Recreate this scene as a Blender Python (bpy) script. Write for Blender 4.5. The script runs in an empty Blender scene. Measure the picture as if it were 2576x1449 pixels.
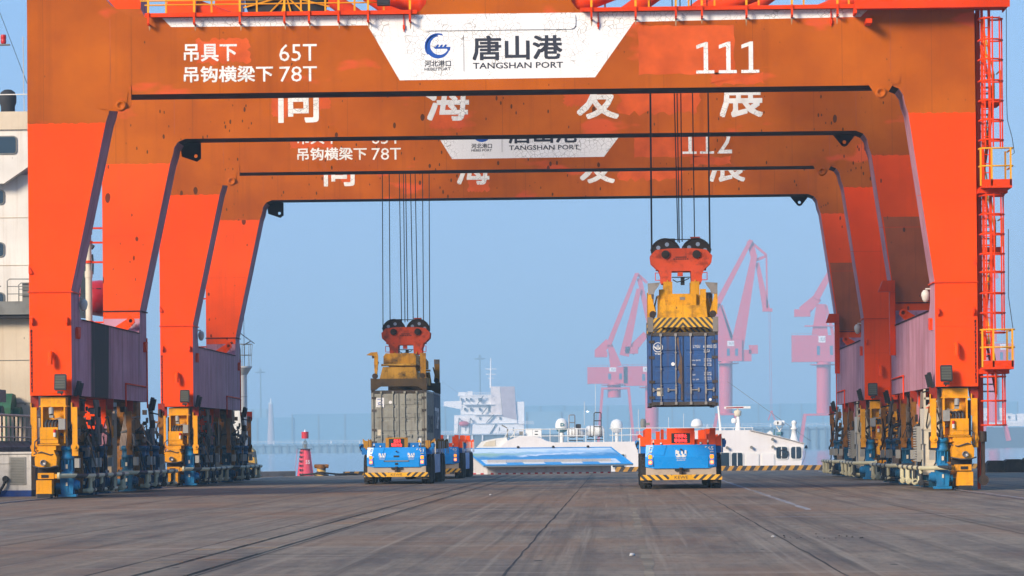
import bpy, bmesh, math, random
from mathutils import Vector, Matrix

sc = bpy.context.scene
C = sc.collection

# ---------------------------------------------------------------- camera
FPX = 8950.0                       # focal length in units of a 2576 px wide picture
YAW = math.radians(1.71)           # turned a little to the left of the quay's axis
ROLL = 0.0095
CX, HY, EYE = 1288.0, 1122.8, 1.6
FW = Vector((-math.sin(YAW), math.cos(YAW), 0))
R0 = Vector((math.cos(YAW), math.sin(YAW), 0))
UPZ = Vector((0, 0, 1))
RT = R0 * math.cos(ROLL) - UPZ * math.sin(ROLL)
UP = R0 * math.sin(ROLL) + UPZ * math.cos(ROLL)
cam_d = bpy.data.cameras.new('camera')
cam = bpy.data.objects.new('camera', cam_d)
C.objects.link(cam)
M = Matrix((RT, UP, -FW)).transposed().to_4x4()
M.translation = Vector((0, 0, EYE))
cam.matrix_world = M
cam_d.sensor_width = 36.0
cam_d.lens = 36.0 * FPX / 2576.0
cam_d.shift_y = (HY - 724.5) / 2576.0
cam_d.clip_start = 0.5
cam_d.clip_end = 20000
sc.camera = cam


def at(x, y, Y):
    """survey: the point at distance Y (metres along the quay) seen in direction (x, y)"""
    d = FW * FPX + RT * (x - CX) + UP * (HY - y)
    t = Y / d.y
    return Vector((d.x * t, Y, EYE + d.z * t))


def gnd(x, y, z=0.0):
    d = FW * FPX + RT * (x - CX) + UP * (HY - y)
    t = (z - EYE) / d.z
    return Vector((d.x * t, d.y * t, z))


# ---------------------------------------------------------------- sky, sun, exposure
SUN_AZ, SUN_EL = math.radians(40), math.radians(24)     # behind the camera, to the left
w = bpy.data.worlds.new('World')
sc.world = w
w.use_nodes = True
nt = w.node_tree
bg = nt.nodes['Background']
sky = nt.nodes.new('ShaderNodeTexSky')
sky.sky_type = 'NISHITA'
sky.sun_disc = False
sky.sun_elevation = SUN_EL
sky.sun_rotation = math.pi + SUN_AZ
sky.air_density = 1.6
sky.dust_density = 1.0
sky.ozone_density = 4.0
mx = nt.nodes.new('ShaderNodeMix')
mx.data_type = 'RGBA'
mx.inputs['Factor'].default_value = 0.72          # thin even overcast over the clear sky
mx.inputs['B'].default_value = (1.68, 3.58, 7.45, 1)
nt.links.new(sky.outputs[0], mx.inputs['A'])
nt.links.new(mx.outputs['Result'], bg.inputs['Color'])
bg.inputs['Strength'].default_value = 0.10
sun_d = bpy.data.lights.new('sun', 'SUN')
sun_d.energy = 3.9
sun_d.angle = math.radians(18)
sun_d.color = (1.0, 0.85, 0.68)
sun = bpy.data.objects.new('sun', sun_d)
C.objects.link(sun)
to_sun = Vector((-math.sin(SUN_AZ) * math.cos(SUN_EL), -math.cos(SUN_AZ) * math.cos(SUN_EL), math.sin(SUN_EL)))
sun.rotation_euler = (-to_sun).to_track_quat('-Z', 'Y').to_euler()
sun.location = to_sun * 100
vs = sc.view_settings
vs.view_transform = 'Standard'
vs.look = 'None'
vs.exposure = 0.55
vs.gamma = 1
vs.use_curve_mapping = False
sc.cycles.use_denoising = True
sc.cycles.use_adaptive_sampling = True
sc.cycles.adaptive_threshold = .02
sc.cycles.max_bounces = 4
sc.cycles.diffuse_bounces = 2
sc.cycles.glossy_bounces = 2
sc.cycles.volume_bounces = 0
sc.cycles.transparent_max_bounces = 6
sc.cycles.sample_clamp_indirect = 6


# ---------------------------------------------------------------- materials
MATS = {}


class NT:
    def __init__(s, name):
        s.m = bpy.data.materials.new(name)
        s.m.use_nodes = True
        s.t = s.m.node_tree
        s.b = s.t.nodes['Principled BSDF']

    def n(s, t, **kw):
        o = s.t.nodes.new(t)
        for k, v in kw.items():
            if hasattr(o, k):
                setattr(o, k, v)
            else:
                o.inputs[k].default_value = v
        return o

    def l(s, a, b):
        s.t.links.new(a, b)

    def pos(s, scale=(1, 1, 1), obj=False):
        if obj:
            g = s.n('ShaderNodeTexCoord').outputs['Object']
        else:
            g = s.n('ShaderNodeNewGeometry').outputs['Position']
        mp = s.n('ShaderNodeMapping')
        mp.inputs['Scale'].default_value = scale
        s.l(g, mp.inputs['Vector'])
        return mp.outputs[0]

    def noise(s, vec, scale=1.0, detail=4, rough=.55):
        o = s.n('ShaderNodeTexNoise')
        o.inputs['Scale'].default_value = scale
        o.inputs['Detail'].default_value = detail
        o.inputs['Roughness'].default_value = rough
        s.l(vec, o.inputs['Vector'])
        return o.outputs['Fac']

    def vor(s, vec, scale=1.0, feature='F1'):
        o = s.n('ShaderNodeTexVoronoi', feature=feature)
        o.inputs['Scale'].default_value = scale
        s.l(vec, o.inputs['Vector'])
        return o.outputs['Distance']

    def ramp(s, fac, a, b, va=0.0, vb=1.0):
        o = s.n('ShaderNodeMapRange')
        o.inputs['From Min'].default_value = a
        o.inputs['From Max'].default_value = b
        o.inputs['To Min'].default_value = va
        o.inputs['To Max'].default_value = vb
        s.l(fac, o.inputs['Value'])
        return o.outputs[0]

    def math(s, op, a, b=None):
        o = s.n('ShaderNodeMath', operation=op)
        for i, v in enumerate((a, b)):
            if v is None:
                continue
            if isinstance(v, (int, float)):
                o.inputs[i].default_value = v
            else:
                s.l(v, o.inputs[i])
        return o.outputs[0]

    def mix(s, fac, a, b, mode='MIX'):
        o = s.n('ShaderNodeMix', data_type='RGBA', blend_type=mode)
        for sk, v in (('Factor', fac), ('A', a), ('B', b)):
            if isinstance(v, (int, float)):
                o.inputs[sk].default_value = v
            elif isinstance(v, tuple):
                o.inputs[sk].default_value = v if len(v) == 4 else (*v, 1)
            else:
                s.l(v, o.inputs[sk])
        return o.outputs['Result']

    def sep(s, vec):
        o = s.n('ShaderNodeSeparateXYZ')
        s.l(vec, o.inputs[0])
        return o.outputs

    def bump(s, h, dist=.01, strength=.6):
        o = s.n('ShaderNodeBump')
        o.inputs['Distance'].default_value = dist
        o.inputs['Strength'].default_value = strength
        s.l(h, o.inputs['Height'])
        s.l(o.outputs[0], s.b.inputs['Normal'])


def paint(name, col, rough=.5, var=.18, streak=0.0, streak_col=(.03, .015, .012), spots=0.0, crack=0.0,
          metal=0.0, dirt=0.0, dirt_col=(.05, .035, .025), spot_scale=1.6, bump=0.0, emit=None, vscale=.55, spec=.2):
    """painted or plain surface: uneven tone, run-off streaks, chips, cracks, grime"""
    if name in MATS:
        return MATS[name]
    s = NT(name)
    p = s.pos()
    base = (*col, 1)
    lo = tuple(c * (1 - var) for c in col)
    hi = tuple(min(1, c * (1 + var * .7)) for c in col)
    c = s.mix(s.ramp(s.noise(p, vscale, 5), .35, .68), (*lo, 1), (*hi, 1))
    if streak:
        st = s.noise(s.pos((3.2, 3.2, .10)), 2.2, 5, .6)
        c = s.mix(s.math('MULTIPLY', s.ramp(st, .52, .74), streak), c, (*streak_col, 1))
    if spots:
        d = s.vor(s.pos((1, 1, .55)), spot_scale)
        q = s.ramp(s.noise(p, .5, 3), .42, .62, 0.0, .17)
        mask = s.math('LESS_THAN', d, s.math('MULTIPLY', q, spots))
        d2 = s.vor(s.pos((1.3, 1.3, .5)), spot_scale * 2.4)
        q2 = s.ramp(s.noise(p, 1.1, 3), .46, .66, 0.0, .20)
        mask = s.math('MAXIMUM', mask, s.math('LESS_THAN', d2, s.math('MULTIPLY', q2, spots)))
        c = s.mix(s.math('MULTIPLY', mask, .85), c, (.045, .02, .012, 1))
    if dirt:
        d2 = s.noise(p, 2.6, 6, .65)
        c = s.mix(s.math('MULTIPLY', s.ramp(d2, .5, .72), dirt), c, (*dirt_col, 1))
    if crack:
        e = s.vor(s.mix(.06, p, s.n('ShaderNodeTexNoise', Scale=3.0).outputs['Color']), 6.0, 'DISTANCE_TO_EDGE')
        k = s.math('MULTIPLY', s.math('LESS_THAN', e, .028), s.ramp(s.noise(p, .9, 3), .42, .58))
        c = s.mix(s.math('MULTIPLY', k, crack), c, (.22, .19, .15, 1))
    s.l(c, s.b.inputs['Base Color'])
    s.l(s.ramp(s.noise(p, 1.7, 4), .3, .7, max(.05, rough - .1), min(1, rough + .12)), s.b.inputs['Roughness'])
    s.b.inputs['Metallic'].default_value = metal
    s.b.inputs['Specular IOR Level'].default_value = spec
    if bump:
        s.bump(s.noise(p, 9, 5), bump)
    if emit:
        s.b.inputs['Emission Color'].default_value = (*emit[:3], 1)
        s.b.inputs['Emission Strength'].default_value = emit[3]
    MATS[name] = s.m
    return s.m


def stripes(name, a, b, axis=(1, 0, 1), pitch=.3, duty=.5, mirror=None, dirt=.35):
    """diagonal warning stripes, running along a world direction"""
    if name in MATS:
        return MATS[name]
    s = NT(name)
    p = s.pos()
    x, y, z = s.sep(p)
    xx = x
    if mirror is not None:
        xx = s.math('ABSOLUTE', s.math('SUBTRACT', x, mirror))
    t = s.math('ADD', s.math('ADD', s.math('MULTIPLY', xx, axis[0]), s.math('MULTIPLY', y, axis[1])), s.math('MULTIPLY', z, axis[2]))
    f = s.math('FRACT', s.math('DIVIDE', s.math('ADD', t, 1000 * pitch), pitch))
    c = s.mix(s.math('LESS_THAN', f, duty), (*a, 1), (*b, 1))
    n = s.noise(p, 3.5, 6, .7)
    c = s.mix(s.math('MULTIPLY', s.ramp(n, .5, .7), dirt), c, (.06, .045, .03, 1))
    s.l(c, s.b.inputs['Base Color'])
    s.b.inputs['Roughness'].default_value = .55
    MATS[name] = s.m
    return s.m


def glass(name, col=(.02, .04, .06), rough=.08):
    if name in MATS:
        return MATS[name]
    s = NT(name)
    s.b.inputs['Base Color'].default_value = (*col, 1)
    s.b.inputs['Roughness'].default_value = rough
    s.b.inputs['Specular IOR Level'].default_value = .8
    MATS[name] = s.m
    return s.m


# ---------------------------------------------------------------- mesh builder
def frame_from(d):
    d = d.normalized()
    u = Vector((0, 0, 1)) if abs(d.z) < .9 else Vector((1, 0, 0))
    a = d.cross(u).normalized()
    return a, a.cross(d).normalized()


class MB:
    def __init__(s):
        s.v, s.f, s.s, s.m = [], [], [], []
        s.mi = 0

    def add(s, vs, fs, smooth=False):
        b = len(s.v)
        s.v += [tuple(q) for q in vs]
        for f in fs:
            s.f.append([b + i for i in f])
            s.s.append(smooth)
            s.m.append(s.mi)
        return s

    def box(s, x0, x1, y0, y1, z0, z1):
        if x0 > x1: x0, x1 = x1, x0
        if y0 > y1: y0, y1 = y1, y0
        if z0 > z1: z0, z1 = z1, z0
        return s.add([(x0, y0, z0), (x1, y0, z0), (x1, y1, z0), (x0, y1, z0), (x0, y0, z1), (x1, y0, z1), (x1, y1, z1), (x0, y1, z1)],
                     [(3, 2, 1, 0), (4, 5, 6, 7), (0, 1, 5, 4), (1, 2, 6, 5), (2, 3, 7, 6), (3, 0, 4, 7)])

    def cbox(s, c, d):
        return s.box(c[0] - d[0] / 2, c[0] + d[0] / 2, c[1] - d[1] / 2, c[1] + d[1] / 2, c[2] - d[2] / 2, c[2] + d[2] / 2)

    def bar(s, p, q, w, h):
        p, q = Vector(p), Vector(q)
        a, b = frame_from(q - p)
        a, b = a * w / 2, b * h / 2
        vs = [p - a - b, p + a - b, p + a + b, p - a + b, q - a - b, q + a - b, q + a + b, q - a + b]
        return s.add(vs, [(0, 1, 2, 3), (7, 6, 5, 4), (1, 0, 4, 5), (2, 1, 5, 6), (3, 2, 6, 7), (0, 3, 7, 4)])

    def tube(s, p, q, r, n=8, r2=None, caps=True):
        p, q = Vector(p), Vector(q)
        r2 = r if r2 is None else r2
        a, b = frame_from(q - p)
        vs = []
        for c, rr in ((p, r), (q, r2)):
            for i in range(n):
                t = 2 * math.pi * i / n
                vs.append(c + a * (rr * math.cos(t)) + b * (rr * math.sin(t)))
        s.add(vs, [(i, (i + 1) % n, n + (i + 1) % n, n + i) for i in range(n)], True)
        if caps:
            s.add(vs[:n], [tuple(reversed(range(n)))])
            s.add(vs[n:], [tuple(range(n))])
        return s

    def path(s, pts, r, n=6):
        pts = [Vector(p) for p in pts]
        rings = []
        for i, p in enumerate(pts):
            d = (pts[min(i + 1, len(pts) - 1)] - pts[max(i - 1, 0)])
            a, b = frame_from(d)
            if rings:
                pa = rings[-1][1]
                a = (pa - d.normalized() * pa.dot(d.normalized())).normalized()
                b = a.cross(d.normalized())
            rings.append((p, a, b))
        vs = []
        for p, a, b in rings:
            for i in range(n):
                t = 2 * math.pi * i / n
                vs.append(p + a * (r * math.cos(t)) + b * (r * math.sin(t)))
        fs = []
        for k in range(len(pts) - 1):
            for i in range(n):
                fs.append((k * n + i, k * n + (i + 1) % n, (k + 1) * n + (i + 1) % n, (k + 1) * n + i))
        s.add(vs, fs, True)
        s.add(vs[:n], [tuple(reversed(range(n)))])
        s.add(vs[-n:], [tuple(range(n))])
        return s

    def prism(s, poly, a0, a1, axis='y'):
        n = len(poly)
        def P(u, v, a):
            return (u, a, v) if axis == 'y' else ((a, u, v) if axis == 'x' else (u, v, a))
        vs = [P(u, v, a0) for u, v in poly] + [P(u, v, a1) for u, v in poly]
        fs = [tuple(range(n)), tuple(reversed(range(n, 2 * n)))]
        fs += [((i + 1) % n, i, n + i, n + (i + 1) % n) for i in range(n)]
        return s.add(vs, fs)

    def ring(s, outer, hole_c, hole_r, a0, a1, n=24, axis='y'):
        """plate: outline 'outer' (star-shaped round hole_c) with a round hole"""
        hx, hz = hole_c
        def ray(t):
            dx, dz = math.cos(t), math.sin(t)
            best = None
            for i in range(len(outer)):
                (x1, z1), (x2, z2) = outer[i], outer[(i + 1) % len(outer)]
                ex, ez = x2 - x1, z2 - z1
                den = dx * ez - dz * ex
                if abs(den) < 1e-9: continue
                k = ((x1 - hx) * ez - (z1 - hz) * ex) / den
                m = ((x1 - hx) * dz - (z1 - hz) * dx) / den
                if k > 0 and -1e-6 <= m <= 1 + 1e-6:
                    best = k if best is None else max(best, k)
            return (hx + dx * best, hz + dz * best)
        ang = sorted(set([round(2 * math.pi * i / n, 5) for i in range(n)] +
                         [round(math.atan2(z - hz, x - hx) % (2 * math.pi), 5) for x, z in outer]))
        n = len(ang)
        O = [ray(t) for t in ang]
        I = [(hx + hole_r * math.cos(t), hz + hole_r * math.sin(t)) for t in ang]
        def P(u, v, a):
            return (u, a, v) if axis == 'y' else (a, u, v)
        vs = [P(*q, a0) for q in O] + [P(*q, a0) for q in I] + [P(*q, a1) for q in O] + [P(*q, a1) for q in I]
        fs = []
        for i in range(n):
            j = (i + 1) % n
            fs += [(i, j, n + j, n + i), (2 * n + j, 2 * n + i, 3 * n + i, 3 * n + j), (j, i, 2 * n + i, 2 * n + j), (n + i, n + j, 3 * n + j, 3 * n + i)]
        return s.add(vs, fs)

    def lathe(s, prof, c=(0, 0, 0), n=16, axis='z'):
        vs = []
        for r, h in prof:
            for i in range(n):
                t = 2 * math.pi * i / n
                x, y = r * math.cos(t), r * math.sin(t)
                q = (x, y, h) if axis == 'z' else ((x, h, y) if axis == 'y' else (h, x, y))
                vs.append((c[0] + q[0], c[1] + q[1], c[2] + q[2]))
        fs = []
        for k in range(len(prof) - 1):
            for i in range(n):
                fs.append((k * n + i, k * n + (i + 1) % n, (k + 1) * n + (i + 1) % n, (k + 1) * n + i))
        s.add(vs, fs, True)
        if prof[0][0] > 1e-4: s.add(vs[:n], [tuple(reversed(range(n)))])
        if prof[-1][0] > 1e-4: s.add(vs[-n:], [tuple(range(n))])
        return s

    def build(s, name, mats, parent=None, loc=None, xform=None, byface=False, fix=True):
        me = bpy.data.meshes.new(name)
        vs = s.v if xform is None else [tuple(xform @ Vector(q)) for q in s.v]
        me.from_pydata(vs, [], s.f)
        if not isinstance(mats, (list, tuple)): mats = [mats]
        for m in mats: me.materials.append(m)
        me.polygons.foreach_set('use_smooth', s.s)
        me.polygons.foreach_set('material_index', s.m)
        if fix:
            b = bmesh.new(); b.from_mesh(me)
            bmesh.ops.recalc_face_normals(b, faces=b.faces)
            b.to_mesh(me); b.free()
        if byface:                       # ends and sides differ in paint; undersides have shade painted in
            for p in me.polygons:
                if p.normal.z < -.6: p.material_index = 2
                elif abs(p.normal.x) > .55: p.material_index = 1
        me.update()
        o = bpy.data.objects.new(name, me)
        C.objects.link(o)
        if parent: o.parent = parent
        if loc: o.location = loc
        return o


def tag(o, label, cat=None, group=None, kind=None):
    if label: o['label'] = label
    if cat: o['category'] = cat
    if group: o['group'] = group
    if kind: o['kind'] = kind
    return o


def thing(name, label, cat, loc=(0, 0, 0), rz=0.0, group=None):
    o = bpy.data.objects.new(name, None)
    o.empty_display_size = .3
    C.objects.link(o)
    o.location = loc
    o.rotation_euler = (0, 0, rz)
    return tag(o, label, cat, group)


def copy_tree(o, parent=None):
    c = o.copy()
    C.objects.link(c)
    c.parent = parent
    for ch in o.children:
        copy_tree(ch, c)
    return c


def text(body, box, y, mat, parent, name='lettering', bold=0.0, xform=None):
    """flat lettering filling box = (x0, x1, z0, z1) on the plane y, read from -y"""
    cu = bpy.data.curves.new('font', 'FONT')
    cu.body = body
    cu.size = 1.0
    cu.resolution_u = 2
    ob = bpy.data.objects.new('font', cu)
    me = bpy.data.meshes.new_from_object(ob)
    bpy.data.objects.remove(ob)
    bpy.data.curves.remove(cu)
    xs = [q.co.x for q in me.vertices]; ys = [q.co.y for q in me.vertices]
    x0, x1, z0, z1 = box
    mnx, mny = min(xs), min(ys)
    w_, h_ = max(xs) - mnx, max(ys) - mny
    sx = (x1 - x0) / (w_ + 2 * bold); sz = (z1 - z0) / (h_ + 2 * bold)
    sh = [(0, 0)] if not bold else [(-bold, -bold), (bold, -bold), (bold, bold), (-bold, bold), (0, -bold), (0, bold), (-bold, 0), (bold, 0)]
    V, Fc = [], []
    for i, (dx, dz) in enumerate(sh):          # heavier strokes: the outline struck again a little to each side
        k = len(V)
        for q in me.vertices:
            co = Vector((x0 + (q.co.x - mnx + dx + bold) * sx, y - .0006 * i, z0 + (q.co.y - mny + dz + bold) * sz))
            V.append(tuple(xform @ co if xform else co))
        Fc += [[k + j for j in p.vertices] for p in me.polygons]
    bpy.data.meshes.remove(me)
    m2 = bpy.data.meshes.new(name)
    m2.from_pydata(V, [], Fc)
    m2.materials.append(mat)
    m2.update()
    o = bpy.data.objects.new(name, m2)
    C.objects.link(o)
    o.parent = parent
    return o


def ones(b, x, z0, z1, w, y):
    """a figure 1 with flag and foot"""
    h = z1 - z0; t = w * .24
    c = x + w * .54
    b.prism([(c - t / 2, z0 + h * .1), (c + t / 2, z0 + h * .1), (c + t / 2, z1), (c - t * .2, z1), (x + w * .02, z1 - h * .10), (x + w * .02, z1 - h * .22), (c - t / 2, z1 - h * .14)], y - .001, y + .001)
    b.prism([(x, z0), (x + w, z0), (x + w, z0 + h * .098), (x, z0 + h * .098)], y - .001, y + .001)


def arc(cx, cz, r, a0, a1, n=8):
    return [(cx + r * math.cos(math.radians(a0 + (a1 - a0) * i / n)), cz + r * math.sin(math.radians(a0 + (a1 - a0) * i / n))) for i in range(n + 1)]


def rrect(x0, x1, z0, z1, r, n=4):
    return arc(x1 - r, z1 - r, r, 0, 90, n) + arc(x0 + r, z1 - r, r, 90, 180, n) + arc(x0 + r, z0 + r, r, 180, 270, n) + arc(x1 - r, z0 + r, r, 270, 360, n)
# ---------------------------------------------------------------- shared materials
ORANGE = paint('crane_orange', (.93, .066, .0015), spec=.06, rough=.45, var=.10, spots=.30, vscale=.3, streak=.22, streak_col=(.42, .035, .01))
ORANGE_SPOT = paint('crane_orange_chipped', (.88, .078, .006), spec=.06, rough=.5, var=.14, spots=1.0, vscale=.35, streak=.18, streak_col=(.35, .05, .02))
RED = paint('crane_red', (.78, .050, .004), spec=.06, rough=.5, var=.2, spots=.3, streak=.2, streak_col=(.12, .02, .01))
MAROON = paint('maroon_shade_and_trim', (.030, .008, .010), rough=.7, var=.25)  # shade of the undersides put into the colour; also flanges and edge welds
WHITE_LET = paint('lettering_white', (.80, .78, .72), rough=.6, var=.12, crack=.7, vscale=1.5, dirt=.22, dirt_col=(.40, .22, .12))
WHITE_PANEL = paint('panel_white', (.82, .80, .76), rough=.55, var=.07, crack=.75, vscale=.9, streak=.16, streak_col=(.45, .38, .30))
INK = paint('lettering_ink', (.035, .037, .05), rough=.6, var=.2)
LOGO_BLUE = paint('logo_blue', (.015, .075, .33), rough=.5, var=.1)
YELLOW = paint('machine_yellow', (.82, .33, .006), rough=.45, var=.15, dirt=.45, streak=.2)
YELLOW_DIRT_SHADE = paint('machine_yellow_grime_shade', (.25, .095, .010), rough=.6, var=.3, dirt=.9, streak=.5)  # grime, with the shade under the sills darkened into the colour
RAIL_YELLOW = paint('railing_yellow', (.80, .36, .01), rough=.45, var=.12)
BLUE_M = paint('motor_blue', (.014, .17, .36), rough=.4, var=.18, dirt=.35)
BLUE_M_SHADE = paint('motor_blue_shaded', (.010, .075, .15), rough=.45, var=.2, dirt=.5)  # shaded copy of the motor blue, for motors behind the first
DARK = paint('dark_steel', (.03, .028, .03), rough=.6, var=.3)
GREASE = paint('greasy_steel', (.045, .03, .022), rough=.65, var=.4, dirt=.4)
GREY = paint('grey_cabinet', (.30, .29, .26), rough=.5, var=.1, dirt=.25)
CREAM = paint('cream_cabinet', (.62, .55, .42), rough=.5, var=.1, dirt=.2, streak=.25)
HOSE = paint('hose_rubber', (.055, .055, .06), rough=.6, var=.2)
HOSE_L = paint('conduit_grey', (.22, .17, .14), rough=.7, var=.3, dirt=.4)
ROPE = paint('wire_rope', (.03, .028, .03), rough=.6, var=.3)
RUBBER = paint('tyre_rubber', (.022, .021, .021), rough=.85, var=.3, bump=.004, dirt=.35, dirt_col=(.075, .062, .05))
STEEL = paint('worn_steel', (.28, .26, .25), rough=.4, var=.2, metal=.6)
LAMP_RED = paint('lamp_red', (.5, .02, .02), rough=.25, var=.05)
LENS = paint('lamp_lens', (.10, .10, .075), rough=.15, var=.1)
CCTV = paint('camera_white', (.62, .58, .50), rough=.35, var=.1)


def faded_material():
    """sun-bleached upper paint: brownish orange, with patches of newer red-orange overpaint and thin weld seams"""
    s = NT('crane_orange_faded')
    p = s.pos()
    x, y, z = s.sep(p)
    c = s.mix(s.ramp(s.noise(p, .35, 5), .35, .68), (.34, .066, .002, 1), (.50, .110, .003, 1))
    st = s.noise(s.pos((2.0, 2.0, .06)), 1.6, 5, .6)
    c = s.mix(s.math('MULTIPLY', s.ramp(st, .55, .75), .35), c, (.20, .040, .004, 1))
    pn = s.noise(s.pos((.30, .30, .75)), 1.0, 3, .6)
    c = s.mix(s.math('MULTIPLY', s.ramp(pn, .60, .66), .75), c, (.66, .085, .022, 1))
    d = s.vor(s.pos((1, 1, .55)), 1.5)
    q = s.ramp(s.noise(p, .45, 3), .42, .66, 0.0, .15)
    d3 = s.vor(s.pos((1.4, 1.4, .6)), 3.6)
    q3 = s.ramp(s.noise(p, .8, 3), .44, .66, 0.0, .20)
    amt = s.ramp(y, 120, 134, .45, 1.15)
    hit = s.math('MAXIMUM', s.math('LESS_THAN', d, s.math('MULTIPLY', q, amt)), s.math('LESS_THAN', d3, s.math('MULTIPLY', q3, amt)))
    c = s.mix(s.math('MULTIPLY', hit, .85), c, (.04, .018, .01, 1))
    seam = s.math('LESS_THAN', s.math('ABSOLUTE', s.math('SUBTRACT', s.math('FRACT', s.math('DIVIDE', s.math('ADD', x, 103.1), 2.95)), .5)), .004)
    c = s.mix(s.math('MULTIPLY', seam, .45), c, (.16, .04, .012, 1))
    s.l(c, s.b.inputs['Base Color'])
    s.b.inputs['Roughness'].default_value = .6
    s.b.inputs['Specular IOR Level'].default_value = .08
    MATS['crane_orange_faded'] = s.m
    return s.m


def mauve_material():
    """chalked paint on the plates that face along the quay: dull mauve with run-off streaks and one broad oil stain"""
    s = NT('crane_chalked_mauve')
    p = s.pos()
    x, y, z = s.sep(p)
    c = s.mix(s.ramp(s.noise(p, .6, 5), .35, .68), (.39, .170, .210, 1), (.52, .262, .325, 1))
    st = s.noise(s.pos((1, 2.4, .05)), 2.4, 5, .62)
    c = s.mix(s.math('MULTIPLY', s.ramp(st, .52, .66), .75), c, (.13, .03, .035, 1))
    st2 = s.noise(s.pos((1, 3.0, .04)), 3.1, 3, .6)
    c = s.mix(s.math('MULTIPLY', s.ramp(st2, .62, .72), .6), c, (.50, .42, .44, 1))
    yy = s.math('ADD', y, s.ramp(s.noise(s.pos((1, 1.5, .12)), 2.0, 4), .3, .7, -.55, .55))
    stain = s.math('MULTIPLY', s.ramp(yy, 122.3, 122.9), s.ramp(yy, 127.2, 126.4))
    stain = s.math('MULTIPLY', stain, s.math('LESS_THAN', x, -10.0))
    c = s.mix(s.math('MULTIPLY', stain, 1.0), c, (.005, .004, .006, 1))
    s.l(c, s.b.inputs['Base Color'])
    s.b.inputs['Roughness'].default_value = .62
    s.b.inputs['Specular IOR Level'].default_value = .12
    MATS['mauve'] = s.m
    return s.m


FADED = faded_material()
MAUVE = mauve_material()
BROWN = paint('crane_brown_patch', (.40, .085, .024), rough=.6, var=.25, spots=.5, streak=.3)
PIPE = stripes('bumper_pipe_stripe', (.50, .46, .29), (.02, .02, .022), axis=(.55, 1.0, -1.6), pitch=2.1, duty=.36, dirt=.25)
RUST_ORANGE = paint('headblock_orange', (.74, .085, .022), rough=.6, var=.25, dirt=.75, dirt_col=(.03, .018, .015), spots=.6, spot_scale=4)


def concrete_material():
    s = NT('quay_concrete')
    p = s.pos()
    x, y, z = s.sep(p)
    big = s.noise(s.pos((.20, .035, 1)), 1.0, 5, .6)
    mid = s.noise(s.pos((1.1, .11, 1)), 1.0, 6, .68)
    fine = s.noise(s.pos((6, 1.2, 1)), 1.0, 6, .75)
    c = s.mix(s.ramp(big, .32, .66), (0.0933, 0.0744, 0.0553, 1), (0.1927, 0.1468, 0.1009, 1))
    c = s.mix(s.ramp(mid, .40, .66, 0, .85), c, (0.2636, 0.2013, 0.1383, 1))
    c = s.mix(s.ramp(mid, .42, .30, 0, .7), c, (0.0710, 0.0562, 0.0411, 1))
    c = s.mix(s.ramp(fine, .48, .72, 0, .6), c, (0.0608, 0.0472, 0.0345, 1))
    rust = s.noise(s.pos((.12, .05, 1)), 1.3, 4, .6)
    c = s.mix(s.math('MULTIPLY', s.ramp(rust, .47, .63), .6), c, (0.2129, 0.1133, 0.0561, 1))
    trk = s.noise(s.pos((1.7, .010, 1)), 1.0, 5, .65)                    # tyre lanes
    c = s.mix(s.ramp(trk, .52, .66, 0, .65), c, (0.0629, 0.0489, 0.0359, 1))
    lt = s.noise(s.pos((2.3, .016, 1)), 1.7, 4, .6)                      # pale worn lanes
    c = s.mix(s.ramp(lt, .56, .70, 0, .55), c, (0.2941, 0.2312, 0.1607, 1))
    wd = s.noise(s.pos((.10, .55, 1)), 1.0, 6, .68)                      # scrape marks across
    c = s.mix(s.ramp(wd, .55, .70, 0, .55), c, (0.3142, 0.2448, 0.1756, 1))
    wk = s.noise(s.pos((.09, .42, 1)), 1.4, 6, .68)
    c = s.mix(s.ramp(wk, .56, .72, 0, .55), c, (0.0557, 0.0436, 0.0321, 1))
    d = s.vor(s.pos((1.2, .30, 1)), 1.0)
    m = s.math('LESS_THAN', d, s.ramp(s.noise(p, .25, 3), .42, .62, 0, .075))
    c = s.mix(s.math('MULTIPLY', m, .8), c, (0.0304, 0.0244, 0.0187, 1))
    s.l(c, s.b.inputs['Base Color'])
    s.l(s.ramp(mid, .3, .7, .7, .9), s.b.inputs['Roughness'])
    s.b.inputs['Specular IOR Level'].default_value = .18
    s.bump(fine, .012, .5)
    MATS['concrete'] = s.m
    return s.m


CONC = concrete_material()
CONC_L = paint('concrete_trim', (.20, .19, .18), rough=.85, var=.25, dirt=.4)
JOINT_S = paint('joint_soft', (.045, .040, .036), rough=.9, var=.5, dirt=.6, dirt_col=(.12, .105, .09))
JOINT = paint('joint_tar', (.02, .018, .016), rough=.9, var=.3)
WORN_Y = paint('worn_yellow_line', (.23, .175, .11), rough=.8, var=.35, dirt=.9, dirt_col=(.12, .11, .10))
WORN_W = paint('worn_white_line', (.27, .26, .25), rough=.8, var=.35, dirt=.7, dirt_col=(.12, .11, .10))
STEELPL = paint('trench_steel', (.13, .112, .098), rough=.6, var=.35, dirt=.5)
KERB = stripes('kerb_stripe', (.46, .23, .03), (.03, .03, .034), axis=(1, 0, -.65), pitch=.526, duty=.5, dirt=.55)

# ---------------------------------------------------------------- ground, water, kerbs
edge = [(-23.4, 20), (-23.4, 201.7), (-12, 211), (-2, 216.4), (120, 216.4), (120, 20)]
g = MB()
n = len(edge)
g.add([(x, y, 0) for x, y in edge] + [(x, y, -6) for x, y in edge], [tuple(range(n))] + [((i + 1) % n, i, n + i, n + (i + 1) % n) for i in range(n)])
apron = tag(g.build('quay_ground', CONC), 'worn grey concrete quay apron under the cranes', kind='structure')


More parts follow.
